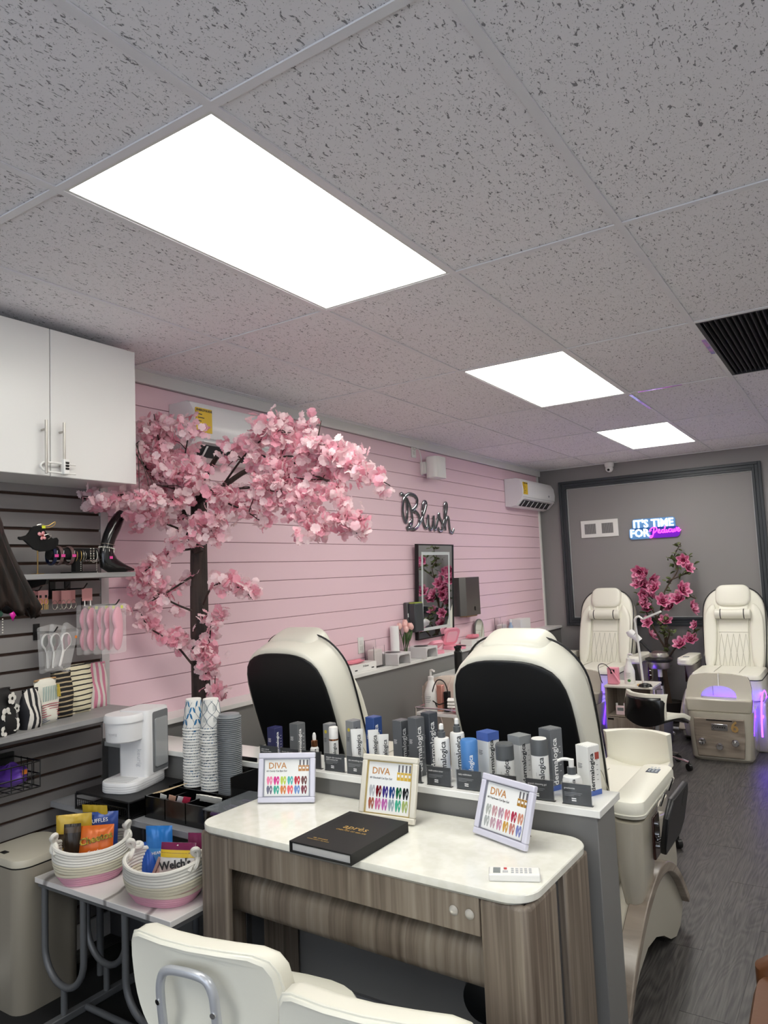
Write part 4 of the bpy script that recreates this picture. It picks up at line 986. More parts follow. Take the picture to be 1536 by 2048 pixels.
# ================================================================ bin, marble table, snack baskets
t = thing('trash_can', 'tall beige lidded trash can beside the slat panel', 'trash can', (.172, .575, 0))
TB_ = mat('bin_beige', '#a39c8e', .35, .15)
o_ = rrect(.285, .275, .06, 6)
B().slab(o_, [(0, .95), (.01, .97), (.52, 1), (.535, 1)], 'z').obj('bin_body', TB_, t)
B().slab(o_, [(.535, .985), (.541, .985)], 'z').obj('lid_gap', BLACK, t)
B().slab(o_, [(.541, 1.0), (.556, 1.0), (.566, .97), (.570, .9)], 'z').obj('lid', mat('bin_lid', '#c6c0b0', .35), t)
B().box(-.03, .0, -.11, -.09, .568, .573).obj('sensor', BLACK, t)
tag(B().slab(rrect(.95, .85, .02), [(0, 1), (.006, 1), (.008, .995)], 'z').obj('floor_mat', mat('mat_black', '#121214', .85)), 'black floor mat under the marble-topped table', 'mat', loc=(.62, .58, .001))
t = thing('side_table', 'low marble-topped side table on grey tube legs', 'table', (.69, .655, 0))
MB = mat('marble', '#e8e5e4', .2, coat=.3)
nt = MB.node_tree; bs = nt.nodes['Principled BSDF']
tc = nt.nodes.new('ShaderNodeTexCoord'); wv = nt.nodes.new('ShaderNodeTexWave'); wv.inputs['Scale'].default_value = 1.1; wv.inputs['Distortion'].default_value = 9; wv.inputs['Detail'].default_value = 4; wv.inputs['Detail Scale'].default_value = 1.3
nt.links.new(tc.outputs['Object'], wv.inputs['Vector'])
r = nt.nodes.new('ShaderNodeValToRGB'); r.color_ramp.elements[0].color = lin('#9a9594'); r.color_ramp.elements[1].position = .045; r.color_ramp.elements[1].color = lin('#ece9e7')
nt.links.new(wv.outputs['Fac'], r.inputs[0]); nt.links.new(r.outputs[0], bs.inputs['Base Color'])
B().box(-.362, .402, -.16, .08, .482, .502).obj('table_top', MB, t, bev=.002)
B().box(-.355, .395, -.15, .07, .466, .482).obj('top_frame', GREYM, t)
for x0 in (-.215, .26):
    for y in (-.135, .045):
        P = [(x0 - .12, y, .47)] + [(x0 - .12 * cos(PI * i / 14), y, .25 - .12 * sin(PI * i / 14)) for i in range(15)] + [(x0 + .12, y, .47)]
        B().tube(P, .0125, 12).obj('u_leg', GREYM, t)
        B().cyl((x0, y, .03), (x0, y, .125), .012).obj('stem', GREYM, t)
    B().box(x0 - .015, x0 + .015, -.21, .19, .01, .036).obj('foot_rail', GREYM, t, bev=.003)
    for y in (-.2, .18): B().cyl((x0, y, 0), (x0, y, .01), .014, n=12).obj('foot_pad', WPLAST, t)
B().cyl((-.205, -.05, .024), (.22, -.05, .024), .012).obj('stretcher', GREYM, t)
ROPEW = mat('rope_white', '#e9e6de', .8, bump=(120, .3, .002)); ROPEC = mat('rope_cream', '#dfd8c2', .85, bump=(60, .5, .003)); ROPEP = mat('rope_pink', '#e2a8bc', .8, bump=(120, .3, .002))
def rope_basket(label, x, y, rz, a=.145, b_=.105):
    t = thing('rope_basket', label, 'basket', (x, y, .502), rz, 'rope snack baskets')
    def coil(z, k, dip=0):
        P = []
        for i in range(40):
            q = 2 * PI * i / 40
            P.append((a * k * math.copysign(abs(cos(q)) ** .85, cos(q)), b_ * k * math.copysign(abs(sin(q)) ** .85, sin(q)), z + dip * cos(q) ** 2 * (1 if z > .05 else 0)))
        return P
    N = 13
    for i in range(N):
        f = i / (N - 1); k = .74 + .26 * sin(min(1, f * 1.5) * PI / 2) ; z = .006 + i * .0092
        m = ROPEP if i < 4 else (ROPEC if i < 8 else ROPEW)
        B().tube(coil(z, k, .022 * f), .0062 if i < N - 1 else .0078, 8, True).obj('rope_coil', m, t)
    B().slab(coil(0, .72) and [(p[0], p[1]) for p in coil(0, .74)], [(0, 1), (.008, 1)], 'z').obj('base', ROPEP, t)
    # knotted handles
    for s in (-1, 1):
        hx = s * a * .98; K = []
        for i in range(48):
            q = 2 * PI * i / 48
            K.append((hx + .008 * sin(3 * q), .034 * (cos(q) + .9 * cos(2 * q)) * .62, .152 + .034 * (sin(q) - .9 * sin(2 * q)) * .55))
        B().tube(K, .0085, 8, True).obj('handle_knot', ROPEW, t)
        B().tube(spline([(hx, -.05, .12), (hx, -.03, .137), (hx, 0, .14), (hx, .03, .137), (hx, .05, .12)], 4), .0065, 8).obj('handle_rope', ROPEW, t)
    return t
rope_basket('white and pink rope basket with chip bags at the left end of the marble table', .53, .60, rad(60), .132, .1)
rope_basket('white and pink rope basket with fruit snacks at the right end of the marble table', .928, .615, rad(10), .145, .108)
def snack(name, label, loc, rz, w, h, col, lean=.25, th=.022, bands=(), words=(), rough=.25):
    t = thing(name, label, 'snack bag', (loc[0] + .01, loc[1] - (.05 if loc[0] < .7 else .025), loc[2] + .04), rz, 'snack bags in the baskets')
    L = MX.Rotation(-lean, 4, 'X')
    def bulge(u, v): return th * (max(0, sin(PI * min(max(v, 0), 1))) ** .5) * (max(0, sin(PI * u)) ** .45)
    b = B()
    for s in (-1, 1):
        def f(u, v, s=s): return ((u - .5) * w, s * (bulge(u, v) / 2 + .001 * sin(u * 25 + v * 9) * sin(PI * u)), v * h)
        b.grid(f, 14, 12)
    o = b.obj('wrapper', mat('wrap_' + col[1:], col, rough, .1), t, ang=80); o.matrix_local = L
    for z0, z1, c_ in bands:
        bb = B(); bb.grid(lambda u, v: ((u - .5) * w * .995, -(bulge(u, z0 + v * (z1 - z0)) / 2 + .0012), (z0 + v * (z1 - z0)) * h), 12, 3)
        q = bb.obj('print_band', mat('wrap_' + c_[1:], c_, rough), t); q.matrix_local = L
    for s_, size, m_, x, z, tilt in words:
        o = text(s_, size, m_, t, L @ TM(x, -th / 2 - .0022, z, 90, 0, tilt), ext=.0008, off=.0009 if size > .02 else 0)
    return t
YW = mat('print_yellow', '#f2d23a', .4)
snack('chip_bag', 'orange cheese-puff bag in the left basket', (.56, .635, .51), rad(38), .125, .145, '#d8691e', .25, .03, words=(('Cheetos', .036, TB, .003, .098, 12), ('Cheetos', .0352, YW, .003, .0985, 12), ('Crunchy', .014, TW, -.0, .055, 8)))
snack('chip_bag', 'blue chip bag behind the orange one in the left basket', (.50, .695, .515), rad(36), .14, .165, '#2a468e', .12, .03, words=(('RUFFLES', .02, TW, 0, .135, 6),))
snack('chip_bag', 'dark brown snack bag at the left side of the left basket', (.485, .59, .51), rad(40), .062, .155, '#2a2118', .1, .02, bands=((.8, .93, '#4a3a28'),))
snack('chip_bag', 'yellow snack bag at the back left of the left basket', (.435, .635, .515), rad(42), .13, .17, '#c9a83a', .0, .03, bands=((.3, .6, '#3a2c1c'),))
snack('chip_bag', 'second yellow bag, tallest, at the back of the left basket', (.46, .72, .52), rad(20), .11, .185, '#bfa22e', -.1, .02)
snack('candy_bag', 'bright blue foil bag at the left of the right basket', (.815, .70, .52), rad(28), .10, .15, '#2f7fd0', .0, .03, bands=((.15, .5, '#4a9adf'),), words=(('HEART', .014, TW, 0, .06, 8),), rough=.18)
snack('candy_bag', 'second small blue wrapped pack lying in front in the right basket', (.805, .655, .50), rad(40), .05, .12, '#2458b8', .35, .02)
for k, c_ in enumerate(('#b99a92', '#c9b0a8', '#a88880')):
    tag(B().box(-.006, .006, -.003, .003, 0, .085).obj('wafer_stick', mat('stick_' + c_[1:], c_, .5)), 'tan wrapped stick snack, ' + ['left', 'middle', 'right'][k] + ' of three in the right basket', 'snack stick', 'stick snacks in the right basket', (.845 + k * .017, .62 + .004 * k, .54)).rotation_euler = (-.2, .35, 0)
snack('fruit_snack', 'white and plum fruit-snack pouch at the front of the right basket', (.975, .64, .545), rad(22), .13, .105, '#f0eeea', .2, .022, bands=((.55, .78, '#e9c63a'), (.68, 1.0, '#7a2550')), words=(("Welch's", .036, TB, -.002, .036, 9), ))
snack('fruit_snack', 'plum and yellow fruit-snack pouch behind, at the right of the right basket', (1.01, .715, .53), rad(20), .10, .135, '#7a2550', .1, .02, bands=((.45, .6, '#e9c63a'), (.2, .45, '#2f86c8')))
# ================================================================ pink blossom tree
tree = thing('blossom_tree', 'artificial pink cherry-blossom tree behind the coffee corner', 'tree', (.226, 1.44, 0))
TX, TY = .226, 1.44
BARK = mat('bark', '#3a2c27', .7, noise=('#1d1512', (30, 30, 4), 4, .8, .4, .62), bump=(40, .5, .006))
trunk = [(0, 0, 0), (.004, 0, .5), (0, .0, 1.0), (-.003, 0, 1.4), (0, 0, 1.75), (.008, 0, 1.95), (.012, 0, 2.1)]
def wob(P, n, am, s): return P
b = B(); rings = []
for k, p in enumerate(spline(trunk, 6)):
    r = .053 - .013 * p.z / 2.1
    rings.append([(p.x + r * (1 + .13 * sin(3 * a + p.z * 3)) * cos(a), p.y + r * (1 + .1 * sin(5 * a - p.z * 2)) * sin(a), p.z) for a in [2 * PI * i / 16 for i in range(16)]])
b.loft(rings).obj('trunk', BARK, tree)
def br(P, r0, r1, name='branch'):
    S_ = spline([(p[0] - TX, p[1] - TY, p[2]) for p in P], 5)
    n = len(S_); B().tube(S_, [r0 + (r1 - r0) * i / (n - 1) for i in range(n)], 7).obj(name, BARK, tree)
    return [V((q.x + TX, q.y + TY, q.z)) for q in S_]
br([(.27, 1.405, 1.74), (.20, 1.37, 1.92), (.14, 1.33, 2.12)], .026, .02)
br([(.28, 1.405, 2.0), (.36, 1.40, 2.03), (.44, 1.40, 2.05), (.60, 1.42, 2.12), (.80, 1.42, 2.13)], .02, .01)
br([(.28, 1.405, 2.03), (.36, 1.38, 2.12), (.46, 1.36, 2.2)], .018, .012)
cl = []     # cluster positions
def sprig(P, n, spread, r0=.006, r1=.002, lo=.25):
    S_ = br(P, r0, r1, 'twig')
    for k in range(n):
        f = lo + (1 - lo) * RN.random(); p = S_[min(len(S_) - 1, int(f * (len(S_) - 1)))]
        q = p + V((RN.gauss(0, spread), RN.gauss(0, spread), RN.gauss(0, spread * .8)))
        q.x = max(q.x, .095)
        if q.y < 1.06 and q.z > 2.0 and q.x < .42: q.x = .42 if q.z > 2.08 else q.x; q.z = min(q.z, 1.97) if q.x < .42 else q.z
        if q.y < 1.12 and 1.6 < q.z < 1.97 and q.x < .27: q.x = .27
        cl.append(q)
        if RN.random() < .33: br([tuple(p), tuple((p + q) / 2 + V((0, 0, .012))), tuple(q)], .0025, .0012, 'twig')
Z_ = lambda *a: list(a)
# crown left of the trunk, reaching back along the wall
sprig(Z_((.20, 1.37, 1.95), (.20, 1.25, 2.2), (.22, 1.18, 2.42)), 16, .055)
sprig(Z_((.20, 1.36, 2.0), (.20, 1.15, 2.15), (.27, 1.02, 2.22), (.36, .98, 2.24)), 18, .05)
sprig(Z_((.2, 1.36, 2.05), (.3, 1.3, 2.22), (.36, 1.28, 2.33)), 20, .06)
sprig(Z_((.2, 1.36, 2.05), (.25, 1.22, 2.14), (.32, 1.15, 2.18)), 24, .06)
sprig(Z_((.28, 1.4, 2.03), (.36, 1.28, 2.1), (.4, 1.25, 2.16)), 18, .055)
sprig(Z_((.14, 1.33, 2.1), (.17, 1.22, 2.3), (.2, 1.17, 2.38)), 10, .05)
sprig(Z_((.27, 1.4, 1.98), (.30, 1.25, 2.04), (.3, 1.1, 2.06)), 14, .05)
# low boughs on the left
sprig(Z_((.2, 1.36, 1.98), (.17, 1.1, 2.02), (.14, .92, 2.0), (.14, .84, 2.0)), 16, .035)
sprig(Z_((.23, 1.38, 1.84), (.2, 1.2, 1.9), (.22, 1.08, 1.9), (.24, 1.02, 1.9)), 20, .034)
sprig(Z_((.25, 1.4, 1.9), (.38, 1.33, 1.9), (.45, 1.3, 1.86)), 18, .055)
sprig(Z_((.27, 1.4, 1.84), (.36, 1.37, 1.82), (.42, 1.36, 1.80)), 10, .03)
# long bough to the right
sprig(Z_((.44, 1.4, 2.05), (.62, 1.4, 2.2), (.78, 1.4, 2.27), (.9, 1.4, 2.26)), 30, .055)
sprig(Z_((.60, 1.42, 2.12), (.82, 1.42, 2.16), (1.05, 1.42, 2.12), (1.22, 1.42, 2.08)), 34, .05)
sprig(Z_((.9, 1.42, 2.12), (1.1, 1.4, 2.16), (1.2, 1.4, 2.1), (1.43, 1.4, 1.96)), 28, .035)
sprig(Z_((1.0, 1.42, 2.14), (1.05, 1.4, 2.2), (1.08, 1.4, 2.29)), 7, .03)
sprig(Z_((.5, 1.4, 2.04), (.7, 1.4, 2.02), (.9, 1.4, 1.96), (1.0, 1.4, 1.86)), 30, .05)
sprig(Z_((.8, 1.42, 2.0), (.95, 1.4, 1.94), (1.0, 1.4, 1.84), (1.02, 1.4, 1.78)), 20, .045)
sprig(Z_((1.0, 1.42, 2.06), (1.15, 1.4, 1.98), (1.2, 1.4, 1.86), (1.25, 1.4, 1.77)), 24, .035)
sprig(Z_((.4, 1.4, 2.04), (.5, 1.38, 1.97), (.62, 1.38, 1.92), (.72, 1.38, 1.86)), 22, .05)
sprig(Z_((.7, 1.42, 2.1), (.9, 1.42, 2.05), (1.1, 1.42, 2.02)), 22, .05)
# sprigs low on the trunk
sprig(Z_((.26, 1.38, 1.76), (.2, 1.28, 1.74), (.16, 1.2, 1.68), (.14, 1.14, 1.63)), 9, .03)
sprig(Z_((.24, 1.38, 1.62), (.18, 1.28, 1.55), (.13, 1.2, 1.5)), 8, .04)
sprig(Z_((.24, 1.38, 1.45), (.18, 1.3, 1.5), (.12, 1.17, 1.6), (.12, 1.14, 1.64)), 14, .035)
sprig(Z_((.24, 1.38, 1.18), (.19, 1.3, 1.3), (.14, 1.2, 1.38), (.12, 1.16, 1.46)), 14, .03)
sprig(Z_((.3, 1.4, 1.48), (.38, 1.38, 1.56), (.5, 1.36, 1.58), (.62, 1.36, 1.54), (.67, 1.36, 1.5)), 12, .022)
sprig(Z_((.31, 1.4, 1.2), (.36, 1.38, 1.32), (.38, 1.38, 1.44)), 12, .03)
sprig(Z_((.3, 1.4, 1.1), (.33, 1.38, 1.2), (.35, 1.38, 1.24)), 8, .025)
sprig(Z_((.31, 1.41, .98), (.36, 1.40, 1.04), (.38, 1.39, 1.12)), 6, .025)
# blossom cluster meshes
def petal(name, col):
    m = mat(name, col, .7); nt = m.node_tree; b = nt.nodes['Principled BSDF']
    tr = nt.nodes.new('ShaderNodeBsdfTranslucent'); tr.inputs[0].default_value = lin(col)
    mx = nt.nodes.new('ShaderNodeMixShader'); mx.inputs[0].default_value = .45
    nt.links.new(b.outputs[0], mx.inputs[1]); nt.links.new(tr.outputs[0], mx.inputs[2])
    nt.links.new(mx.outputs[0], nt.nodes['Material Output'].inputs[0]); return m
PB = [petal('petal_pink', '#fbd3dd'), petal('petal_pale', '#fde8ec'), petal('petal_deep', '#f4b6c7')]
def blossom_mesh(seed):
    R2 = random.Random(seed); b = B()
    for k in range(10):
        c = V((R2.gauss(0, .021), R2.gauss(0, .019), R2.gauss(0, .016)))
        ax = V((R2.gauss(0, 1), R2.gauss(0, 1) - .5, R2.gauss(0, 1) + .1)).normalized()
        u = ax.orthogonal().normalized(); v = ax.cross(u); b.mi(R2.choice((0, 0, 1, 1, 2)))
        r = R2.uniform(.016, .022)
        for j in range(5):
            a = 2 * PI * j / 5 + R2.uniform(-.15, .15)
            d_ = u * cos(a) + v * sin(a); e = ax.cross(d_)
            cup = R2.uniform(.15, .55)
            P = [c, c + d_ * r * .5 + e * r * .5 + ax * r * cup * .4, c + d_ * r * .95 + e * r * .42 + ax * r * cup, c + d_ * r * 1.05 + ax * r * (cup - .18), c + d_ * r * .95 - e * r * .42 + ax * r * cup, c + d_ * r * .5 - e * r * .5 + ax * r * cup * .4]
            b.add(P, [(0, 1, 2, 3), (0, 3, 4, 5)])
    return b.mesh('blossom_cluster', PB, 80)
bms = [blossom_mesh(s) for s in range(6)]
# the 300 nearest the aisle are parts of their own, the remainder one mass
cl.sort(key=lambda q: (q - V((3.055, -1.154, 1.59))).length)
rest = B(); bmm = []
for i, q in enumerate(cl[300:]):
    src = bms[i % 6]; X_ = MX.Translation((q.x - TX, q.y - TY, q.z)) @ MX.Rotation(RN.uniform(0, 6.28), 4, 'Z') @ MX.Rotation(RN.uniform(-.8, .8), 4, 'X')
    o0 = len(rest.v); rest.v += [X_ @ v.co for v in src.vertices]
    for p in src.polygons: rest.f.append(tuple(o0 + k for k in p.vertices)); rest.m.append(p.material_index)
rest.obj('blossom_mass', PB, tree, ang=80)['kind'] = 'stuff'
for i, q in enumerate(cl[:300]):
    o = bpy.data.objects.new('blossom_cluster', bms[i % 6]); C.objects.link(o); o.parent = tree
    o.location = (q.x - TX, q.y - TY, q.z); o.rotation_euler = (RN.uniform(-.8, .8), RN.uniform(-.8, .8), RN.uniform(0, 6.28))
    s_ = RN.uniform(.85, 1.2); o.scale = (s_, s_, s_)
# ================================================================ things on the pink wall
def mini_split(label, y0, y1, z0, z1, dep=.2, sticker_y=.06):
    t = thing('air_conditioner', label, 'air conditioner', (0, (y0 + y1) / 2, z0))
    L = (y1 - y0) / 2; h = z1 - z0
    prof = [(.0, .01), (.06, 0), (.12, .015), (dep - .02, .075), (dep, .105), (dep + .006, h * .55), (dep - .004, h * .8), (dep - .035, h - .012), (dep - .07, h), (0, h)]
    W = mat('ac_white', '#e8e8ea', .3)
    B().slab(prof, [(-L, .97), (-L + .012, 1), (L - .012, 1), (L, .97)], 'y').obj('housing', W, t, ang=30)
    B().add([(.123, -L + .06, .0155), (.123, L - .06, .0155), (dep - .022, L - .06, .072), (dep - .022, -L + .06, .072)], [(0, 1, 2, 3)]).map(lambda p: (p.x + .003, p.y, p.z - .004)).obj('outlet', mat('ac_dark', '#24262a', .6), t)
    for k in range(7):
        y = -L + .1 + k * (2 * L - .2) / 6
        B().add([(.13, y, .012), (dep - .024, y, .066), (dep - .024, y + .012, .066), (.13, y + .012, .012)], [(0, 1, 2, 3)]).map(lambda p: (p.x + .003, p.y, p.z - .003)).obj('vane', W, t, solid=.003)
    B().box(dep - .015, dep + .012, -L + .05, L - .05, .076, .082).obj('louvre', W, t, bev=.002)
    B().box(dep + .004, dep + .0065, -L + .005, L - .005, .098, .1005).obj('panel_seam', mat('seam_grey', '#b6b6ba', .5), t)
    st_ = B().box(dep - .002, dep + .0075, -L + sticker_y - .03, -L + sticker_y + .08, h * .42, h * .84).obj('energy_label', mat('label_yellow', '#e0bb2c', .5), t)
    text('ENERGYGUIDE', .0165, TB, st_, TM(dep + .008, -L + sticker_y + .025, h * .80, 90, 90), off=.0005)
    b = B()
    for k in range(5): b.box(dep + .0075, dep + .0079, -L + sticker_y - .02, -L + sticker_y - .02 + (.03, .045, .025, .05, .035)[k], h * (.72 - .06 * k), h * (.735 - .06 * k))
    b.obj('label_print', TB, st_)
    B().box(dep + .003, dep + .0075, L * .55, L * .55 + .03, h * .45, h * .51).obj('maker_badge', mat('badge_grey', '#8a8c92', .4), t)
    return t
mini_split('white wall air conditioner partly hidden by the blossom tree', 1.46, 2.46, 2.25, 2.555, .2, .035)
mini_split('white wall air conditioner in the far corner of the pink wall', 5.86, 6.80, 2.225, 2.525, .2, .05)
t = thing('wall_speaker', 'small white wall speaker high on the pink wall', 'speaker', (0, 4.23, 2.47))
B().slab([(x + .1, y) for x, y in rrect(.12, .2, .05, 6)], [(-.09, .95), (-.085, 1), (.085, 1), (.09, .95)], 'z').obj('speaker_body', WPLAST, t)
B().box(0, .05, -.10, -.06, -.05, .05).obj('bracket', WPLAST, t, bev=.003)
B().tube(spline([(.012, -.2, .14), (.03, -.17, .15), (.03, -.13, .1), (.03, -.12, 0), (.02, -.11, -.06), (.03, -.08, -.04)], 5), .004, 6).obj('cord', WPLAST, t)
def outlet(label, y, z):
    t = thing('wall_outlet', label, 'outlet', (0, y, z))
    B().box(0, .006, -.035, .035, -.057, .057).obj('plate', WPLAST, t, bev=.002)
    for dz in (-.02, .02): B().box(.006, .009, -.017, .017, dz - .014, dz + .014).obj('socket', mat('socket_white', '#dddcd8', .4), t, bev=.003)
outlet('white outlet plate at the top of the pink wall by the speaker', 4.03, 2.605)
outlet('white outlet plate above the ledge by the clear box', 3.16, 1.09)
# mirrored script sign
t = thing('wall_sign', 'mirrored silver script sign on the pink wall', 'sign', (.0, 0, 0))
SG = mat('sign_mirror', '#9da0a4', .08, 1)
def stroke(P, r=.0155, name='letter'):
    S_ = spline([(0, y, z) for y, z in P], 7)
    b = B(); n = len(S_)
    rings = []
    b.tube(S_, r, 8).map(lambda p: (.01 + p.x * .2, p.y, p.z)).obj(name, SG, t)
lz = lambda y: 0
def W_(u, v): return (3.79 + u * .90, 1.945 + v * .285 + u * -.0)
SGN = [
 [(.00, .93), (.01, .99), (.05, .95), (.09, .85), (.10, .5), (.07, .2), (.035, .3), (.02, .55), (.05, .85), (.12, 1.0), (.22, 1.0), (.28, .9), (.27, .72), (.22, .6), (.18, .55)],
 [(.10, .88), (.16, .6), (.18, .3), (.15, .08), (.10, .0), (.08, .08)],
 [(.18, .55), (.26, .5), (.31, .35), (.29, .15), (.22, .02), (.15, .02), (.12, .14), (.15, .2)],
 [(.29, .15), (.36, .35), (.42, .6), (.45, .78), (.43, .84), (.39, .78), (.37, .5), (.38, .2), (.42, .06), (.46, .12)],
 [(.45, .1), (.475, .45), (.475, .2), (.495, .04), (.53, .05), (.565, .22), (.58, .45), (.575, .15), (.592, .03), (.615, .08)],
 [(.615, .08), (.66, .34), (.685, .52), (.70, .40), (.745, .22), (.735, .03), (.68, .0), (.655, .10)],
 [(.74, .06), (.79, .3), (.84, .6), (.86, .82), (.835, .88), (.81, .78), (.80, .4), (.805, .02)],
 [(.805, .2), (.85, .42), (.88, .4), (.89, .2), (.90, .0), (.94, -.04), (.98, .08)],
]
for S2 in SGN: stroke([W_(u, v) for u, v in S2])
# lit wall mirror
t = thing('wall_mirror', 'tall black-framed mirror with a frosted border on the pink wall', 'mirror', (.002, 4.23, 1.05))
t.rotation_euler = (0, rad(2.6), 0)
b = B(); yh, zh, e = .308, .775, .011
b.box(0, .03, -yh, -yh + e, 0, zh).box(0, .03, yh - e, yh, 0, zh).box(0, .03, -yh + e, yh - e, 0, e).box(0, .03, -yh + e, yh - e, zh - e, zh)
b.obj('frame', BLACK, t)
B().box(.0, .024, -yh + e, yh - e, e, zh - e).obj('mirror_glass', MIR, t)
b = B(); i0, i1 = .065, .09
b.box(.024, .0246, -yh + i0, -yh + i1, i0, zh - i0).box(.024, .0246, yh - i1, yh - i0, i0, zh - i0).box(.024, .0246, -yh + i1, yh - i1, i0, i1).box(.024, .0246, -yh + i1, yh - i1, zh - i1, zh - i0)
b.obj('frosted_band', mat('frost', '#cfd6d6', .35), t)
# dispensers
t = thing('towel_dispenser', 'steel paper-towel dispenser right of the mirror', 'dispenser', (0, 4.77, 1.19))
B().slab([(0, -.16), (.06, -.15), (.1, -.10), (.105, .16), (0, .16)], [(0, 1), (.335, 1), (.34, .99)], 'z').obj('housing', mat('steel_dark', '#7a7876', .32, .9), t, ang=20)
B().box(.02, .09, -.09, .12, -.012, 0).obj('paper', mat('kraft', '#b08a66', .7), t)
B().box(.105, .108, .05, .06, .04, .075).obj('latch', BLACK, t)
t = thing('soap_dispenser', 'dark grey dispenser with a lime strip left of the mirror', 'dispenser', (0, 3.82, 1.125))
B().box(0, .04, -.06, .09, 0, .235).obj('back_shell', mat('disp_grey', '#4f4d50', .4), t, bev=.01, seg=3)
B().box(.04, .10, -.045, .085, .002, .225).obj('front_cover', mat('disp_front', '#3b4044', .35), t, bev=.008, seg=3)
B().box(.045, .095, -.04, .08, .225, .233).obj('lime_strip', mat('lime', '#9cb04a', .5), t)
B().box(.0405, .0412, -.06, -.046, .12, .15).obj('sticker', PAPER, t)
# ================================================================ things on the ledge
LZ = .93
def carton_ledge(label, y, x, dx, dy, dz, name='glove_box', m=WPLAST):
    t = thing(name, label, 'box', (x, y, LZ))
    B().box(-dx / 2, dx / 2, -dy / 2, dy / 2, 0, dz).obj('box', m, t, bev=.0015)
    return t
t = carton_ledge('white glove box with pink gloves on the ledge behind the left chair', 2.98, .075, .11, .36, .055)
for y in (-.08, .12): B().box(.055, .0556, y, y + .03, .012, .02).obj('black_print', TB, t)
text('X-Gloves', .018, TB, t, TM(.0556, .05, .036, 90, 90))
lump('glove_bundle', 'crumpled pink gloves on top of the white glove box', 'gloves', (.07, 2.97, LZ + .055), .045, .12, .012, mat('pink_glove', '#ee8fa0', .5), 8)
def acrylic_box(label, y, x, fill):
    t = thing('acrylic_box', label, 'box', (x, y, LZ))
    b = B(); b.box(-.04, .04, -.07, .07, 0, .004).box(-.04, -.037, -.07, .07, .004, .19).box(.037, .04, -.07, .07, .004, .15).box(-.037, .037, -.07, -.067, .004, .19).box(-.037, .037, .067, .07, .004, .19)
    b.obj('walls', GLASS, t)
    tag(B().box(-.03, .03, -.055, .055, 0, .12).obj('cotton_pads', mat('cotton', '#efe6e4', .9), bev=.01), fill, 'cotton pads', loc=(x, y, LZ + .005))
acrylic_box('tall clear acrylic box on the ledge beside the glove box', 3.235, .07, 'white cotton squares inside the near acrylic box')
acrylic_box('tall clear acrylic box on the far ledge near the corner', 5.45, .07, 'pink-white cotton squares inside the far acrylic box')
def curing_lamp(label, y, x=.105, rz=0):
    t = thing('nail_lamp', label, 'nail lamp', (x, y, LZ), rz)
    W = mat('lamp_white', '#dcdadb', .35)
    b = B()
    b.slab([(-.09, 0), (-.09, .085), (.09, .085), (.09, 0), (.075, 0), (.075, .052), (.06, .068), (-.06, .068), (-.075, .052), (-.075, 0)][::-1], [(-.1, 1), (.1, 1)], 'x').obj('shell', W, t, bev=.004)
    B().slab(ell(.055, .06, 20), [(.0855, 1), (.087, 1)], 'z').obj('dark_top', BLACK, t)
    return t
curing_lamp('white arch-shaped nail lamp overhanging the near end of the ledge', 3.405, .115)
curing_lamp('white arch-shaped nail lamp on the ledge below the mirror', 3.83, .105)
t = thing('paper_roll', 'upright white paper roll on the ledge by the tulips', 'paper roll', (.05, 3.54, LZ))
B().lathe([(.008, 0), (.034, 0), (.034, .265), (.008, .265)], 20).obj('roll', PAPER, t)
t = thing('glass_vase', 'clear glass vase with tulip stems on the ledge', 'vase', (.07, 3.66, LZ))
B().lathe([(.001, 0), (.03, 0), (.032, .004), (.034, .15), (.031, .15), (.029, .008), (.001, .006)], 20).obj('vase', GLASS, t)
TUL = mat('tulip', '#f3c4bd', .5); STEM = mat('stem_green', '#3f5a2a', .6)
for k, (dx, dy, h_) in enumerate(((0, 0, .27), (.03, .03, .26), (-.01, -.06, .265), (.015, .07, .25), (.03, -.03, .24), (-.02, .04, .285))):
    g = thing('tulip', 'pale pink tulip in the glass vase, ' + ['tallest centre', 'front right', 'far left', 'far right', 'front left', 'rear'][k] + ' bloom', 'flower', (.07, 3.66, LZ), 0, 'tulips in the vase')
    B().tube(spline([(dx * .15, dy * .1, .012), (dx * .3, dy * .3, .1), (dx, dy, h_ - .03)], 4), .003, 6).obj('stem', STEM, g)
    B().poly([(dx * .3, dy * .3, .09), (dx * .5 + .012, dy * .6 + .015, .16), (dx * .7 + .012, dy * .8 + .03, .22), (dx * .5, dy * .6 + .005, .17)]).obj('leaf', STEM, g, solid=.002)
    for j in range(5):
        a = 2 * PI * j / 5
        B().grid(lambda u, v: (dx + cos(a + (u - .5) * 1.7) * .021 * sin(PI * (.12 + .74 * v)) ** .8, dy + sin(a + (u - .5) * 1.7) * .021 * sin(PI * (.12 + .74 * v)) ** .8, h_ - .03 + .052 * v - .012 * abs(u - .5) * 2 * v), 4, 5).obj('petal', TUL, g)
def pink_lamp(label, y, x, openk, s=1):
    t = thing('gel_lamp', label, 'nail lamp', (x, y, LZ), rad(-20))
    B().slab([(a * s, b * s) for a, b in rrect(.12, .13, .03)], [(0, 1), (.02 * s, 1), (.024 * s, .97)], 'z').obj('base', PINK, t)
    b = B(); b.X = MX.Translation((-.05 * s, 0, .026 * s)) @ MX.Rotation(-openk, 4, 'Y')
    b.slab([(a * s + .06 * s, c_ * s) for a, c_ in rrect(.12, .13, .03)], [(0, 1), (.02 * s, 1), (.03 * s, .9)], 'z').obj('lid', PINK, t)
    b = B(); b.X = MX.Translation((-.05 * s, 0, .026 * s)) @ MX.Rotation(-openk, 4, 'Y')
    b.slab([(a * s + .06 * s, c_ * s) for a, c_ in rrect(.08, .09, .02)], [(-.003, 1), (0, 1)], 'z').obj('inner_pad', mat('pink_pale', '#f6c4d0', .4), t)
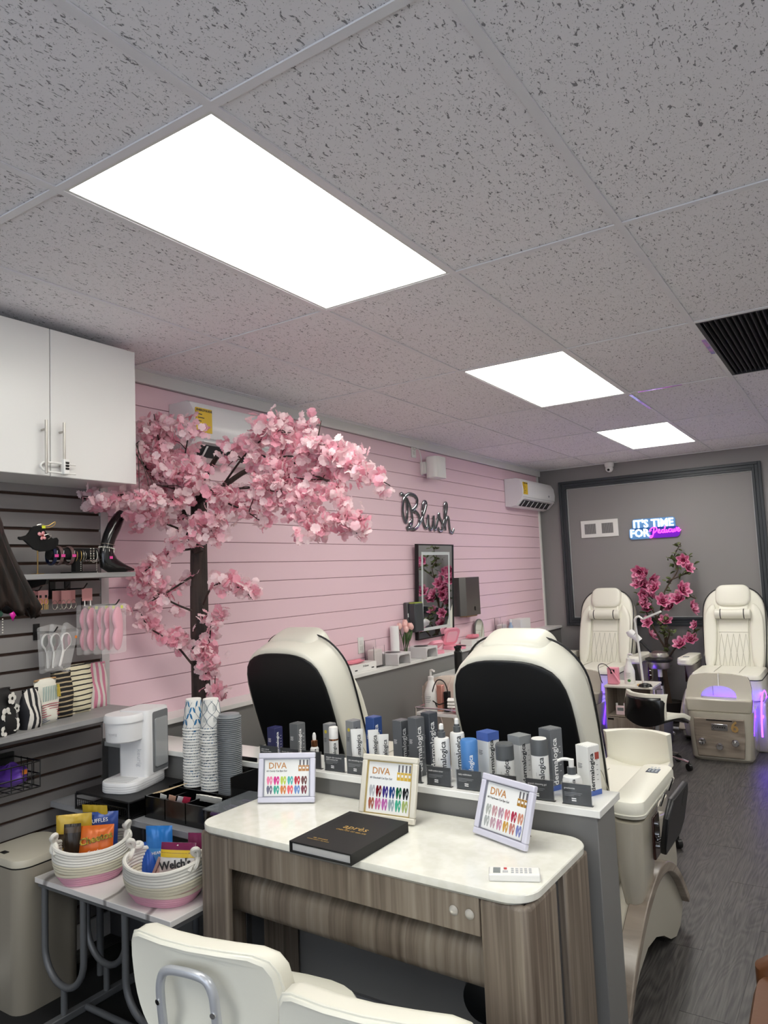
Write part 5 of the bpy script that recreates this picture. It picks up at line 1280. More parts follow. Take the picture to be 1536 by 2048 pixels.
pink_lamp('small open pink nail lamp under the mirror edge', 4.08, .09, rad(30))
pink_lamp('larger wide-open pink nail lamp right of the mirror', 4.42, .09, rad(65), 1.25)
t = carton_ledge('white glove box topped with pink gloves on the far ledge', 4.82, .075, .11, .30, .05)
text('X-Gloves', .018, TB, t, TM(.0556, -.02, .028, 90, 90))
lump('glove_bundle', 'crumpled pink gloves on the far white glove box', 'gloves', (.07, 4.82, LZ + .05), .045, .10, .018, MATS['pink_glove'], 9)
t = thing('vanity_mirror', 'small round-topped grey mirror leaning on the pink wall', 'mirror', (.03, 5.02, LZ))
P_ = [(-.09, 0), (.09, 0), (.09, .12)] + [(.09 * cos(q), .12 + .09 * sin(q)) for q in [PI * i / 12 for i in range(1, 12)]] + [(-.09, .12)]
B().slab(P_, [(0, 1), (.012, 1)], 'x').obj('backing', mat('mirror_edge', '#6f7270', .4), t)
B().slab([(a * .93, b_ * .95 + .005) for a, b_ in P_], [(.012, 1), (.0125, 1)], 'x').obj('glass', MIR, t)
carton_ledge('plain white carton on the far ledge near the corner', 5.86, .09, .12, .26, .15, 'carton')
t = thing('spray_bottle', 'small clear and blue bottle between the far acrylic box and the carton', 'bottle', (.09, 5.62, LZ))
B().lathe([(.001, 0), (.024, 0), (.024, .09), (.012, .11), (.012, .13), (.001, .13)], 14).obj('bottle', mat('bottle_blue', '#9db4cf', .15), t)
B().lathe([(.001, .13), (.014, .13), (.014, .16), (.001, .165)], 12).obj('cap', WPLAST, t)
# ================================================================ person at the left picture edge
HAIR = mat('dark_hair', '#0d0907', .5, spec=.15, noise=('#231712', (90, 90, 3), 3, .4, .4, .65))
SKIN = mat('skin', '#b98468', .5)
t = thing('person', 'person with long dark hair at the left picture edge', 'person', (1.178, -.238, .065), rad(153))
me = bpy.data.meshes.new('body')
sk = [(0, 0, .96, .15, .11), (0, .0, 1.12, .13, .10), (0, .0, 1.28, .15, .105), (0, 0, 1.40, .12, .08), (0, .0, 1.48, .05, .05), (0, .01, 1.55, .05, .05),   # 0-5 spine
      (.16, 0, 1.39, .055, .055), (.2, -.02, 1.14, .042, .042), (.2, .06, .92, .032, .032),                                   # 6-8 right arm
      (-.16, 0, 1.39, .055, .055), (-.2, -.02, 1.14, .042, .042), (-.2, .06, .92, .032, .032),
      (.09, 0, .86, .085, .09), (.09, .01, .48, .058, .06), (.09, -.01, .08, .04, .042), (.09, .13, .035, .035, .028),
      (-.09, 0, .86, .085, .09), (-.09, .01, .48, .058, .06), (-.09, -.01, .08, .04, .042), (-.09, .13, .035, .035, .028)]
ed = [(0, 1), (1, 2), (2, 3), (3, 4), (4, 5), (3, 6), (6, 7), (7, 8), (3, 9), (9, 10), (10, 11), (0, 12), (12, 13), (13, 14), (14, 15), (0, 16), (16, 17), (17, 18), (18, 19)]
me.from_pydata([(p[0], p[1] + (.09 if p[2] < 1.45 else .02), p[2] - (.065 * (1 - p[2] / 1.5) if p[2] < 1.5 else 0)) for p in sk], ed, [])
body = bpy.data.objects.new('body', me); C.objects.link(body); body.parent = t
md = body.modifiers.new('skin', 'SKIN')
if not me.skin_vertices: 
    bmx = bmesh.new(); bmx.from_mesh(me); bmx.verts.layers.skin.verify(); bmx.to_mesh(me); bmx.free()
for v_, p in zip(me.skin_vertices[0].data, sk): v_.radius = (p[3], p[4])
me.skin_vertices[0].data[0].use_root = True
body.modifiers.new('sub', 'SUBSURF').levels = 1
me.materials.append(mat('black_cloth', '#17171a', .8))
def head(u, v):
    a = 2 * PI * u; p = PI * (v - .5); fy = sin(a) * cos(p); z = sin(p)
    y = .10 * fy; x = .076 * cos(a) * cos(p) * (1 - .18 * max(0, -z))
    if fy > .75 and -.35 < z < .1: y += .018 * (1 - abs(cos(a)) * 6 if abs(cos(a)) < .16 else 0)
    return (x, y, 1.655 + .118 * z)
B().grid(head, 32, 20, True).obj('head', SKIN, t)
for s in (-1, 1):
    B().sphere((s * .03, .088, 1.665), .013, .008, .008, 10, 6).obj('eye', mat('eye_white', '#e8e4de', .3), t)
    B().sphere((s * .03, .0955, 1.665), .005, .003, .005, 8, 6).obj('iris', BLACK, t)
B().sphere((0, .092, 1.60), .022, .008, .007, 10, 6).obj('lips', mat('lip', '#a05a52', .4), t)
def hairf(u, v):
    a = PI * (.06 + .88 * u) + PI      # wraps the back, open at the face
    fl = 0
    if v < .35:
        q = v / .35; z = 1.785 - .12 * (1 - cos(q * PI / 2)); r = .105 * sin(q * PI / 2)
    else:
        q = (v - .35) / .65; z = 1.665 - .17 * q - .03 * q * sin(u * PI) + .012 * sin(u * 45) * q; r = .105 + .004 * sin(u * 60); fl = .085 * q ** 1.2
    return (r * cos(a) * (1 - .25 * fl), r * sin(a) * 1.08 + fl * sin(a), z)
B().grid(hairf, 60, 24).obj('hair', HAIR, t, solid=.014)
# ================================================================ pedicure chairs (local: faces +y, base back at y = 0)
PIPE = mat('piping_black', '#121316', .5)
SEAM = mat('seam_grey_cream', '#b9b7aa', .6)
SHELLW = wood('chair_wood', '#a2978a', '#6d6258', '#877b6f', (3, 3, 22), .25)
MAHOG = mat('mahogany', '#3a1a12', .25, coat=.5)
LEDP = mat('led_purple', '#6a28ff', .4, emit='#5f22ff', es=12)
PV, LEAN = V((0, .40, .50)), rad(20)
def BK_(b):     # (x, t, s) -> chair space, reclined back
    return b.map(lambda p: (p.x, PV.y - p.z * sin(LEAN) + (p.y - .2) * cos(LEAN), PV.z + p.z * cos(LEAN) + (p.y - .2) * sin(LEAN)))
def pedi_chair(label, loc, rz, tray=True, number=None, led=(), lid=True):
    t = thing('pedicure_chair', label, 'pedicure chair', loc, rz, 'cream pedicure chairs')
    half = [(.225, -.02), (.245, .05), (.262, .25), (.27, .45), (.271, .64), (.257, .745), (.21, .825), (.145, .872), (.06, .888)]
    O = [(x, s) for x, s in half] + [(-x, s) for x, s in half[::-1]]
    bk = BK_(B().slab(O, [(0, .95), (.006, .98), (.02, .995), (.04, 1), (.15, 1), (.185, .985), (.2, .95)])).obj('backrest', LEATH, t, subd=1, ang=180)
    hp = [(.222, -.0), (.233, .06), (.243, .25), (.248, .45), (.249, .64), (.237, .755), (.2, .825), (.115, .857), (.04, .862)]
    P_ = [(x, s) for x, s in hp] + [(-x, s) for x, s in hp[::-1]]
    BK_(B().slab(P_, [(-.006, .95), (-.008, .985), (.0, 1), (.012, 1.0)])).obj('rear_panel', BLEATH, bk, subd=1, ang=180)
    Pp = spline([(x * 1.0, .165, s) for x, s in O], 3)
    BK_(B().tube(Pp, .0045, 6)).obj('piping', PIPE, bk)
    for s in (-1, 1):
        BK_(B().slab([(s * x, q) for x, q in ((.135, .04), (.24, .04), (.255, .2), (.26, .45), (.255, .58), (.23, .67), (.18, .73), (.135, .73))], [(.18, 1), (.215, .98), (.23, .9), (.236, .6)])).obj('side_bolster', LEATH, bk, subd=1, ang=180)
        BK_(B().tube(spline([(s * .245, .01, .30), (s * .268, .06, .36), (s * .272, .1, .34), (s * .271, .14, .22)], 5), .0018, 5)).obj('seam', SEAM, bk)
    BK_(B().slab([(.13, .03), (.13, .74), (-.13, .74), (-.13, .03)], [(.18, 1), (.205, .99), (.212, .95)])).obj('centre_panel', LEATH, bk, bev=.006)
    q = B()
    for k in range(-2, 3):
        q.tube([(k * .052, .2135, .06), (k * .052 + .026, .2145, .24), (k * .052, .2135, .42)], .0016, 5)
        q.tube([(k * .052, .2135, .42), (k * .052 - .026, .2145, .24), (k * .052, .2135, .06)], .0016, 5)
    q.tube([(-.125, .2135, .435), (.125, .2135, .435)], .0018, 5)
    BK_(q).obj('diamond_stitching', SEAM, bk)
    hd = rrect(.31, .22, .075, 5)
    BK_(B().slab([(x, s + .79) for x, s in hd], [(.07, .86), (.09, .96), (.12, 1), (.2, 1), (.225, .96), (.235, .85)])).obj('headrest', LEATH, bk, subd=1, ang=180)
    BK_(B().cyl((-.155, .25, .60), (.155, .25, .60), .046, n=18)).obj('neck_roll', LEATH, bk, bev=.01, seg=3)
    for x in (-.1, .1): BK_(B().cyl((x - .004, .25, .60), (x + .004, .25, .60), .0472, n=18)).obj('roll_stripe', PIPE, bk)
    # seat
    st_ = [(x, y + .66) for x, y in rrect(.56, .60, .06, 5)]
    sc_ = B().slab(st_, [(.40, .95), (.41, .99), (.57, 1), (.60, .985), (.615, .95), (.62, .8)], 'z').obj('seat', LEATH, t)
    B().tube([(x * 1.0, y, .575) for x, y in st_], .0042, 6, True).obj('piping', PIPE, sc_)
    for x in (-.1, .1): B().tube([(x, .42, .622), (x, .8, .624), (x, .93, .61), (x, .962, .56), (x, .963, .44)], .003, 5).obj('seam', SEAM, sc_)
    # arms
    for s in (-1, 1):
        a = B().slab([(s * .375 + x, y + .40) for x, y in rrect(.125, .58, .05, 6)], [(.635, .9), (.642, .98), (.655, 1), (.685, 1), (.7, .96), (.704, .85)], 'z').map(lambda p: (p.x, p.y, p.z + .025 * max(0, p.y - .35))).obj('arm_pad', LEATH, t)
        B().tube([(s * .375 + x * 1.005, y * 1.002 + .40, .656 + .025 * max(0, y + .05)) for x, y in rrect(.125, .58, .05, 6)], .003, 5, True).obj('welt', LEATH, a)
        if s > 0:
            B().box(.345, .405, .52, .645, .7035, .709).obj('control_frame', CHROME, a, bev=.002).rotation_euler = (0, 0, 0)
            B().box(.35, .40, .53, .635, .709, .7105).obj('control_screen', mat('screen_grey', '#30363c', .15), a)
            b = B()
            for i in range(3):
                for j in range(4): b.box(.356 + i * .014, .365 + i * .014, .545 + j * .02, .557 + j * .02, .7105, .7112)
            b.obj('screen_print', mat('screen_print', '#aab2b8', .4), a)
        # pillar under the arm
        rings = []
        for z, y0, y1, w_ in ((.30, .16, .26, .05), (.315, .13, .29, .07), (.38, .11, .32, .085), (.48, .10, .36, .10), (.63, .10, .42, .11)):
            rings.append([(s * .375 + x, y, z) for x, y in [(px, (y0 + y1) / 2 + py) for px, py in rrect(w_, y1 - y0, .045, 4)]])
        B().loft(rings).obj('arm_pillar', BEIGE, t)
        B().box(s * .375 + s * .055 - .006, s * .375 + s * .055 + .006, .27, .36, .45, .61).obj('remote_panel', MAHOG, t, bev=.004)
        for z in (.49, .535, .575): B().cyl((s * .436, .315, z), (s * .444, .315, z), .010, n=12).obj('chrome_button', CHROME, t)
    for s in ((1,) if tray else ()):
        L = MX.Translation((.485, .40, .585)) @ MX.Rotation(rad(10), 4, 'Y')
        b = B(); b.X = L; b.slab([(-.17, -.07), (-.15, -.10), (.1, -.10), (.17, -.06), (.18, .06), (.15, .1), (-.11, .1), (-.17, .04)], [(-.011, .98), (-.006, 1), (.008, 1), (.012, .98)], 'x').obj('side_tray', mat('tray_black', '#0f1013', .35), t)
        b = B(); b.X = L; b.slab([(.10 + .04 * cos(q), .05 + .035 * sin(q)) for q in [2 * PI * i / 16 for i in range(16)]], [(.012, 1), (.0128, 1)], 'x').obj('cup_recess', BLACK, t)
        B().tube([(.43, .30, .51), (.455, .33, .52), (.47, .36, .52)], .006, 8).cyl((.45, .33, .64), (.47, .33, .69), .005).cyl((.45, .48, .66), (.47, .48, .71), .005).obj('tray_arm', CHROME, t)
    # base: arched side fenders with a wood-look strip
    AR = spline([(0, -.24, .01), (0, -.15, .12), (0, -.02, .235), (0, .15, .33), (0, .34, .378), (0, .52, .35), (0, .68, .25), (0, .82, .10)], 6)
    for s in (-1, 1):
        up = [(p.y, p.z) for p in AR]
        low = [(.80, .05), (.74, .01), (.66, .0), (.56, .03), (.45, .09), (.33, .135), (.2, .15), (.07, .12), (-.06, .06), (-.14, .01), (-.2, 0)]
        B().slab(up + low, [(.28, .97), (.39, 1), (.40, .985)] if s > 0 else [(-.40, .985), (-.39, 1), (-.28, .97)], 'x').obj('side_fender', BEIGE, t, ang=30)
        st3 = B(); n = len(AR); R2 = []
        for i, p in enumerate(AR):
            d_ = (AR[min(i + 1, n - 1)] - AR[max(i - 1, 0)]).normalized(); nn = V((0, -d_.z, d_.y)); w_ = .018 + .012 * sin(PI * i / (n - 1))
            R2.append([(s * .36, *(p + nn * .012)[1:]), (s * .43, *(p + nn * .012)[1:]), (s * .43, *(p - nn * w_)[1:]), (s * .36, *(p - nn * w_)[1:])])
        st3.loft(R2).obj('arch_strip', SHELLW, t, bev=.004)
        if s in led:
            B().tube([(s * .275, .86 + .30 * cos(q), .10 + .38 * sin(q)) for q in [PI * i / 20 for i in range(1, 17)]], .007, 6).obj('led_strip', LEDP, t)
            B().tube([(s * .275, 1.0 + .07 * cos(q), .20 + .1 * sin(q)) for q in [PI * i / 12 for i in range(4, 13)]], .006, 6).obj('led_strip', LEDP, t)
    B().slab([(-.02, .0), (.05, .3), (.2, .40), (.95, .40), (1.0, .34), (1.02, .1), (1.0, .0)], [(-.30, 1), (.30, 1)], 'x').obj('base_body', BEIGE, t, bev=.02, seg=3)
    # shoulder over the fender, sloping to the foot bath
    for s in (-1, 1):
        if s in led: continue
        B().slab([(.45, .40), (.62, .50), (.84, .46), (.98, .36), (1.0, .2), (.92, .06), (.80, .10), (.66, .28)], [(min(s * .27, s * .352), 1), (max(s * .27, s * .352), .97)] if s > 0 else [(-.352, .97), (-.27, 1)], 'x').obj('shoulder', BEIGE, t, bev=.015, seg=3)
    # foot bath
    rings = []
    for z, k, ky in ((0, .93, .9), (.02, .98, .97), (.2, 1, 1), (.36, 1.04, 1.02), (.38, 1.03, 1.01)):
        rings.append([(x * k, 1.16 + y * ky, z) for x, y in rrect(.47, .50, .09, 5)])
    fb = B().loft(rings).obj('foot_bath', BEIGE, t)
    B().slab([(x, y + 1.15) for x, y in rrect(.40, .42, .08, 5)], [(.381, 1), (.384, 1)], 'z').obj('bath_basin', mat('basin', '#cfc8e8', .15), fb)
    wp_ = [(-.17, .035), (.17, .035), (.185, .20), (.185, .335), (-.185, .335), (-.185, .20)]
    B().slab([(x * -1, z) for x, z in wp_], [(1.405, 1), (1.418, 1), (1.424, .97)], 'y').obj('wood_front', SHELLW, fb, bev=.003)
    B().box(-.065, .055, 1.424, 1.431, .245, .295).obj('button_panel', CHROME, fb, bev=.006, seg=3)
    b = B()
    for i in range(4): b.cyl((-.045 + i * .018, 1.431, .27), (-.045 + i * .018, 1.434, .27), .005, n=8)
    for x, z in ((.03, .27), (.042, .28), (.042, .26), (.054 - .004, .27)): b.cyl((x - .004, 1.431, z), (x - .004, 1.434, z), .0035, n=8)
    b.obj('buttons', BLACK, fb)
    B().box(-.10, .09, 1.423, 1.426, .318, .326).obj('dark_slot', BLACK, fb)
    for x, z in ((.125, .155), (-.0, .125), (-.115, .16)):
        B().lathe([(.006, 0), (.012, .012), (.026, .02), (.03, .032), (.022, .044), (.001, .046)], 9).map(lambda p: (p.x + x, 1.424 + p.z, p.y + z)).obj('tap_knob', CHROME, fb, ang=5)
    if lid:     # hood with an arched opening, standing at the front of the bath
        F = [(.235, .38), (.245, .46), (.235, .60), (.215, .645), (.10, .665), (-.10, .665), (-.215, .645), (-.235, .60), (-.245, .46), (-.235, .38)]
        hole = [(-.13, .48)] + [(-.13 * cos(PI * i / 12), .50 + .075 * sin(PI * i / 12)) for i in range(13)] + [(.13, .48)]
        Yh = lambda z: 1.36 - (z - .38) * .35
        B().slab(F[:2] + [(.245, .48), (-.245, .48)] + F[-2:], [(1.25, 1), (1.385, 1), (1.395, .97)], 'y').obj('hood_front', BEIGE, fb, bev=.012, seg=3)
        up = B(); nH = len(hole)
        outer = [(-.245, .48), (-.24, .56), (-.232, .61), (-.215, .645), (-.16, .656), (-.1, .664), (-.04, .667), (0, .668), (.04, .667), (.1, .664), (.16, .656), (.215, .645), (.232, .61), (.24, .56), (.245, .48)]
        for yo, sg in ((0, 1), (-.03, -1)):
            for i in range(nH - 1):
                A = [(hole[i][0], Yh(hole[i][1]) + yo, hole[i][1]), (hole[i + 1][0], Yh(hole[i + 1][1]) + yo, hole[i + 1][1]), (outer[i + 1][0], Yh(outer[i + 1][1]) + yo, outer[i + 1][1]), (outer[i][0], Yh(outer[i][1]) + yo, outer[i][1])]
                up.add(A if sg > 0 else A[::-1], [(0, 1, 2, 3)])
        for R2 in (hole, outer):
            for i in range(nH - 1):
                a_, b_ = R2[i], R2[i + 1]
                up.quad((a_[0], Yh(a_[1]), a_[1]), (b_[0], Yh(b_[1]), b_[1]), (b_[0], Yh(b_[1]) - .03, b_[1]), (a_[0], Yh(a_[1]) - .03, a_[1]))
        up.obj('hood_arch', BEIGE, fb, ang=30)
        B().tube([(0, 1.27, .668), (0, 1.30, .57)], .006, 6).obj('spray_hose', WPLAST, fb)
        if led: B().box(-.15, .15, 1.0, 1.02, .39, .40).obj('bath_light', LEDP, fb)
    else:
        B().slab(rrect(.40, .16, .05), [(.384, .95), (.42, 1), (.44, .95)], 'z').map(lambda p: (p.x, p.y + 1.08, p.z)).obj('foot_rest', LEATH, fb)
    if number: text(number, .115, mat('number_gold', '#c8a368', .35, .5), fb, TM(-.115, 1.427, .275, 90, 180), off=.003, ext=.001)
    return t
NY, FY = 1.55, 6.62
pedi_chair('cream pedicure chair seen from behind, left one behind the partition', (.715, NY, 0), 0, lid=False)
pedi_chair('cream pedicure chair seen from behind, right one behind the partition', (1.865, NY, 0), 0, lid=False)
pedi_chair('cream pedicure chair facing the room in the far left corner', (.80, FY, 0), PI, tray=False, led=(-1,))
pedi_chair('cream pedicure chair number six facing the room at the far right', (2.00, FY, 0), PI, tray=False, number='6', led=(-1,))
# ---------------------------------------------------------------- technician stools
def tech_stool(label, loc, rz):
    t = thing('technician_stool', label, 'stool', loc, rz, 'low technician stools')
    def shell(u, v):   # faces +y; seat then curved back
        x = (u - .5) * .37
        if v < .5: q = v / .5; y = .17 - .31 * q; z = .375 + .012 * (1 - q) - .025 * q * q + .05 * abs(u - .5) ** 2 * 4 * q - (.03 * (1 - q * 4) if q < .25 else 0)
        else: q = (v - .5) / .5; y = -.14 - .045 * sin(q * PI / 2) + .08 * abs(u - .5) ** 2 * 4 * (.3 + q); z = .35 + .225 * q + .05 * abs(u - .5) ** 2 * 4 * (1 - q)
        return (x, y, z)
    B().grid(shell, 12, 18).map(lambda p: (p.x, p.y + .006, p.z + .012)).obj('cushion', LEATH, t, solid=.034, bev=.01, seg=2)
    B().grid(shell, 12, 18).map(lambda p: (p.x * .985, p.y - .016, p.z - .014)).obj('outer_shell', mat('shell_black', '#0a0b0d', .22, coat=.4), t, solid=.014)
    B().cyl((0, -.0, .10), (0, 0, .34), .018, n=14).cyl((0, 0, .2), (0, 0, .33), .026, n=14).obj('gas_lift', CHROME, t)
    for k in range(5):
        a = 2 * PI * k / 5 + .3
        B().tube([(0, 0, .105), (.10 * cos(a), .10 * sin(a), .095), (.23 * cos(a), .23 * sin(a), .065)], [.016, .013, .010], 8).obj('base_spoke', CHROME, t)
        b = B(); b.X = MX.Translation((.23 * cos(a), .23 * sin(a), .028)) @ MX.Rotation(a + 1.0, 4, 'Z')
        b.cyl((-.012, 0, 0), (.012, 0, 0), .027, n=14).cyl((0, 0, .0), (0, 0, .045), .006).obj('caster', BLACK, t)
tech_stool('black-shelled stool with cream seat in front of chair six', (1.60, 4.87, 0), rad(-25))
tech_stool('stool with cream inner back facing the camera beyond the near right chair', (1.85, 3.28, 0), rad(184))
# ---------------------------------------------------------------- cart between the far chairs
t = thing('salon_cart', 'wood-grain cart with an open cubby between the far chairs', 'cart', (1.33, 5.12, 0))
CW = wood('cart_wood', '#a89e92', '#7a7067', '#93887c', (40, 40, 2))
B().box(-.2, .2, 0, .33, .55, .568).obj('cart_top', mat('cart_white', '#dcd9d0', .3), t, bev=.003)
for s in (-1, 1): B().box(min(s * .18, s * .196), max(s * .18, s * .196), .01, .32, .03, .55).obj('side_panel', CW, t)
B().box(-.18, .18, .305, .32, .03, .55).obj('back_panel', CW, t)
B().box(-.18, .18, .01, .305, .31, .322).obj('cubby_shelf', CW, t)
dr = B().box(-.19, .19, -.006, .01, .04, .305).obj('door', CW, t, bev=.002)
B().tube([(-.04, -.006, .18), (-.04, -.022, .18), (.06, -.022, .18), (.06, -.006, .18)], .004, 6).obj('handle', CHROME, dr)
B().box(-.18, -.13, -.009, -.006, .285, .3).obj('label_plate', BLACK, dr)
for x in (-.17, .17):
    for y in (.03, .29): B().cyl((x - .01, y, .016), (x + .01, y, .016), .016, n=12).obj('caster', BLACK, t)
t = thing('timer', 'small white and pink digital timer in the cart cubby', 'timer', (1.25, 5.15, .322))
B().box(-.04, .04, 0, .03, 0, .075).obj('timer_body', mat('timer_pink', '#f0d8dc', .4), t, bev=.006)
B().box(-.026, .026, -.002, .0, .035, .06).obj('timer_display', mat('lcd', '#7d8484', .25), t)
for s in (-1, 1): B().cyl((s * .032, .015, .07), (s * .032, .015, .095), .009, n=10).obj('timer_bell', WPLAST, t)
tag(B().lathe([(.001, 0), (.045, 0), (.05, .03), (.045, .085), (.001, .09)], 18).obj('red_jar', mat('red_plastic', '#a02030', .35)), 'red jar behind the timer in the cart cubby', 'jar', loc=(1.30, 5.26, .322))
def lotion(label, loc, s=1):
    t = thing('lotion_bottle', label, 'bottle', loc)
    B().lathe([(.001, 0), (.045 * s, 0), (.047 * s, .004), (.047 * s, .11 * s), (.042 * s, .13 * s), (.024 * s, .18 * s), (.018 * s, .2 * s), (.001, .2 * s)], 20).obj('bottle', BOT, t)
    B().lathe([(.001, .2 * s), (.02 * s, .2 * s), (.02 * s, .222 * s), (.008 * s, .226 * s), (.006 * s, .262 * s), (.001, .262 * s)], 16).obj('pump', WPLAST, t)
    B().tube([(0, 0, .262 * s), (.018 * s, -.012 * s, .266 * s), (.045 * s, -.03 * s, .262 * s)], .007 * s, 8).obj('nozzle', WPLAST, t)
    b = B()
    for k in range(4): b.box(-.02 * s, (.02 - .008 * (k % 2)) * s, -.0475 * s, -.046 * s, (.095 - k * .012) * s, (.098 - k * .012) * s)
    b.obj('label_print', mat('print_grey', '#9fa2a6'), t)
    return t
t = lotion('white pump lotion bottle with a green leaf mark on the far cart', (1.31, 5.28, .568), .95)
B().sphere((.005, -.044, .03), .014, .003, .012, 8, 6).obj('leaf_mark', mat('leaf_green', '#3f7a3a', .5), t)
t = thing('nail_drill', 'pink electric nail drill unit on the far cart', 'nail drill', (1.19, 5.22, .568))
B().box(-.045, .045, -.03, .03, 0, .14).obj('unit', PINK, t, bev=.005)
B().box(-.015, .02, -.033, -.03, .09, .125).obj('dial_window', BLACK, t)
B().tube([(.06, -.04, .02), (.0, -.05, .12)], [.009, .007], 8).obj('handpiece', PINK, t)
B().tube(spline([(0, -.05, .12), (-.06, -.04, .17), (-.12, -.02, .15), (-.11, -.02, .05), (-.09, -.03, .005)], 5), .0035, 6).obj('cord', BLACK, t)
t = thing('desk_lamp', 'slim white desk lamp with a gold base on the far cart', 'lamp', (1.44, 5.2, .568))
B().lathe([(.001, 0), (.05, 0), (.05, .01), (.02, .014), (.001, .014)], 24).obj('base', GOLD, t)
B().tube([(0, 0, .01), (-.012, 0, .25), (-.03, .0, .5)], .010, 8).obj('pole', WPLAST, t)
B().tube(spline([(-.03, 0, .5), (-.032, 0, .55), (0, 0, .575), (.03, 0, .555), (.05, 0, .56)], 4), .009, 8).obj('joint', WPLAST, t)
b = B(); b.X = MX.Translation((.11, 0, .585)) @ MX.Rotation(rad(-22), 4, 'Y'); b.slab(rrect(.17, .05, .02), [(-.008, .95), (0, 1), (.008, .95)], 'z').obj('lamp_head', WPLAST, t)
tag(B().slab([(x, y) for x, y in ell(.05, .035, 14)], [(0, 1), (.02, .8), (.03, .3)], 'z').map(lambda p: (p.x + .01 * sin(p.y * 90), p.y, p.z)).obj('cable_bundle', BLACK), 'black cable bundle on the far cart beside the lamp', 'cable', loc=(1.47, 5.14, .5685))
t = thing('hanging_cup', 'clear cup of blue liquid clipped to the side of the far cart', 'cup', (1.565, 5.16, .44))
B().lathe([(.028, 0), (.03, .0), (.036, .11), (.033, .11)], 18).obj('cup', GLASS, t)
B().lathe([(.001, .002), (.027, .002), (.029, .05), (.001, .05)], 16).obj('liquid', mat('blue_liquid', '#4a78c8', .1), t)
# facial steamer on a white stand
t = thing('facial_steamer', 'facial steamer on a white pole behind the far cart', 'steamer', (1.385, 6.05, 0))
B().cyl((0, 0, .05), (0, 0, .62), .02, n=14).obj('pole', WPLAST, t)
B().cyl((0, 0, .44), (0, 0, .52), .024, n=14).obj('clamp', BLACK, t)
B().lathe([(.001, .60), (.09, .60), (.095, .61), (.095, .66), (.001, .66)], 24).obj('lower_ring', STEEL, t)
B().lathe([(.001, .66), (.1, .66), (.125, .675), (.125, .69), (.1, .70), (.001, .70)], 24).obj('dark_tray', mat('tray_black', '#0f1013'), t)
B().lathe([(.001, .70), (.085, .70), (.09, .715), (.08, .745), (.04, .76), (.001, .76)], 24).obj('tank', STEEL, t)
B().tube([(-.06, -.02, .75), (-.17, -.03, .87)], .014, 10).obj('arm', BLACK, t)
b = B(); b.tube([(-.155, -.03, .855), (-.205, -.035, .905)], [.03, .034], 12); b.tube([(-.205, -.035, .905), (-.235, -.036, .925), (-.25, -.036, .95)], [.034, .04, .034], 12); b.obj('nozzle_head', WPLAST, t)
for k in range(4):
    a = PI / 4 + k * PI / 2; B().tube([(0, 0, .06), (.16 * cos(a), .16 * sin(a), .03)], .012, 8).obj('foot', WPLAST, t)
tag(B().lathe([(.001, 0), (.09, 0), (.11, .2), (.1, .2), (.085, .01), (.001, .01)], 22).obj('waste_bin', mat('bin_grey', '#8a8a96', .5)), 'small grey waste bin beside the steamer stand', 'waste bin', loc=(1.43, 5.74, 0))
# ---------------------------------------------------------------- magnolia tree against the back wall
mg = thing('magnolia_tree', 'artificial magnolia tree with dark pink flowers between the far chairs', 'tree', (1.33, 6.60, 0))
MX0, MY0 = 1.33, 6.60
VINE = mat('vine_bark', '#4a3a2e', .75); LEAF = mat('leaf', '#4c5a34', .6, noise=('#6f7a48', (20, 20, 20), 2, 0, .4, .6))
tag_p = B().lathe([(.001, 0), (.10, 0), (.13, .2), (.12, .2), (.11, .18), (.001, .18)], 20).obj('pot', mat('pot_dark', '#2a2420', .6), mg)
fl = []; lf = []
def mbr(P, r0, r1, nl=6):
    S_ = spline([(x - MX0, y - MY0, z) for x, y, z in P], 5); n = len(S_)
    B().tube(S_, [r0 + (r1 - r0) * i / (n - 1) for i in range(n)], 6).obj('branch', VINE, mg)
    for k in range(nl): lf.append(S_[int(RN.uniform(.3, 1) * (n - 1))] + V((RN.gauss(0, .03), RN.gauss(0, .02), RN.gauss(0, .03))))
mbr([(1.33, 6.6, .15), (1.30, 6.62, .5), (1.34, 6.6, .8), (1.28, 6.58, 1.05)], .03, .014, 12)
mbr([(1.34, 6.6, .7), (1.22, 6.58, .95), (1.16, 6.55, 1.15), (1.14, 6.55, 1.2)], .012, .005, 12)
mbr([(1.28, 6.58, 1.0), (1.2, 6.56, 1.2), (1.12, 6.55, 1.4), (1.1, 6.55, 1.5)], .012, .005)
mbr([(1.3, 6.58, 1.05), (1.36, 6.58, 1.2), (1.5, 6.55, 1.28), (1.66, 6.55, 1.22)], .011, .005, 8)
mbr([(1.3, 6.58, 1.05), (1.36, 6.62, 1.3), (1.48, 6.7, 1.5), (1.44, 6.74, 1.62), (1.52, 6.76, 1.78)], .010, .004, 26)
mbr([(1.4, 6.6, 1.4), (1.5, 6.66, 1.44), (1.6, 6.7, 1.5), (1.58, 6.72, 1.62)], .007, .003, 10)
mbr([(1.33, 6.6, .6), (1.45, 6.55, .75), (1.58, 6.58, .82), (1.62, 6.6, .92)], .01, .005, 12)
mbr([(1.33, 6.6, .75), (1.4, 6.5, .9), (1.36, 6.5, 1.0)], .008, .004, 12)
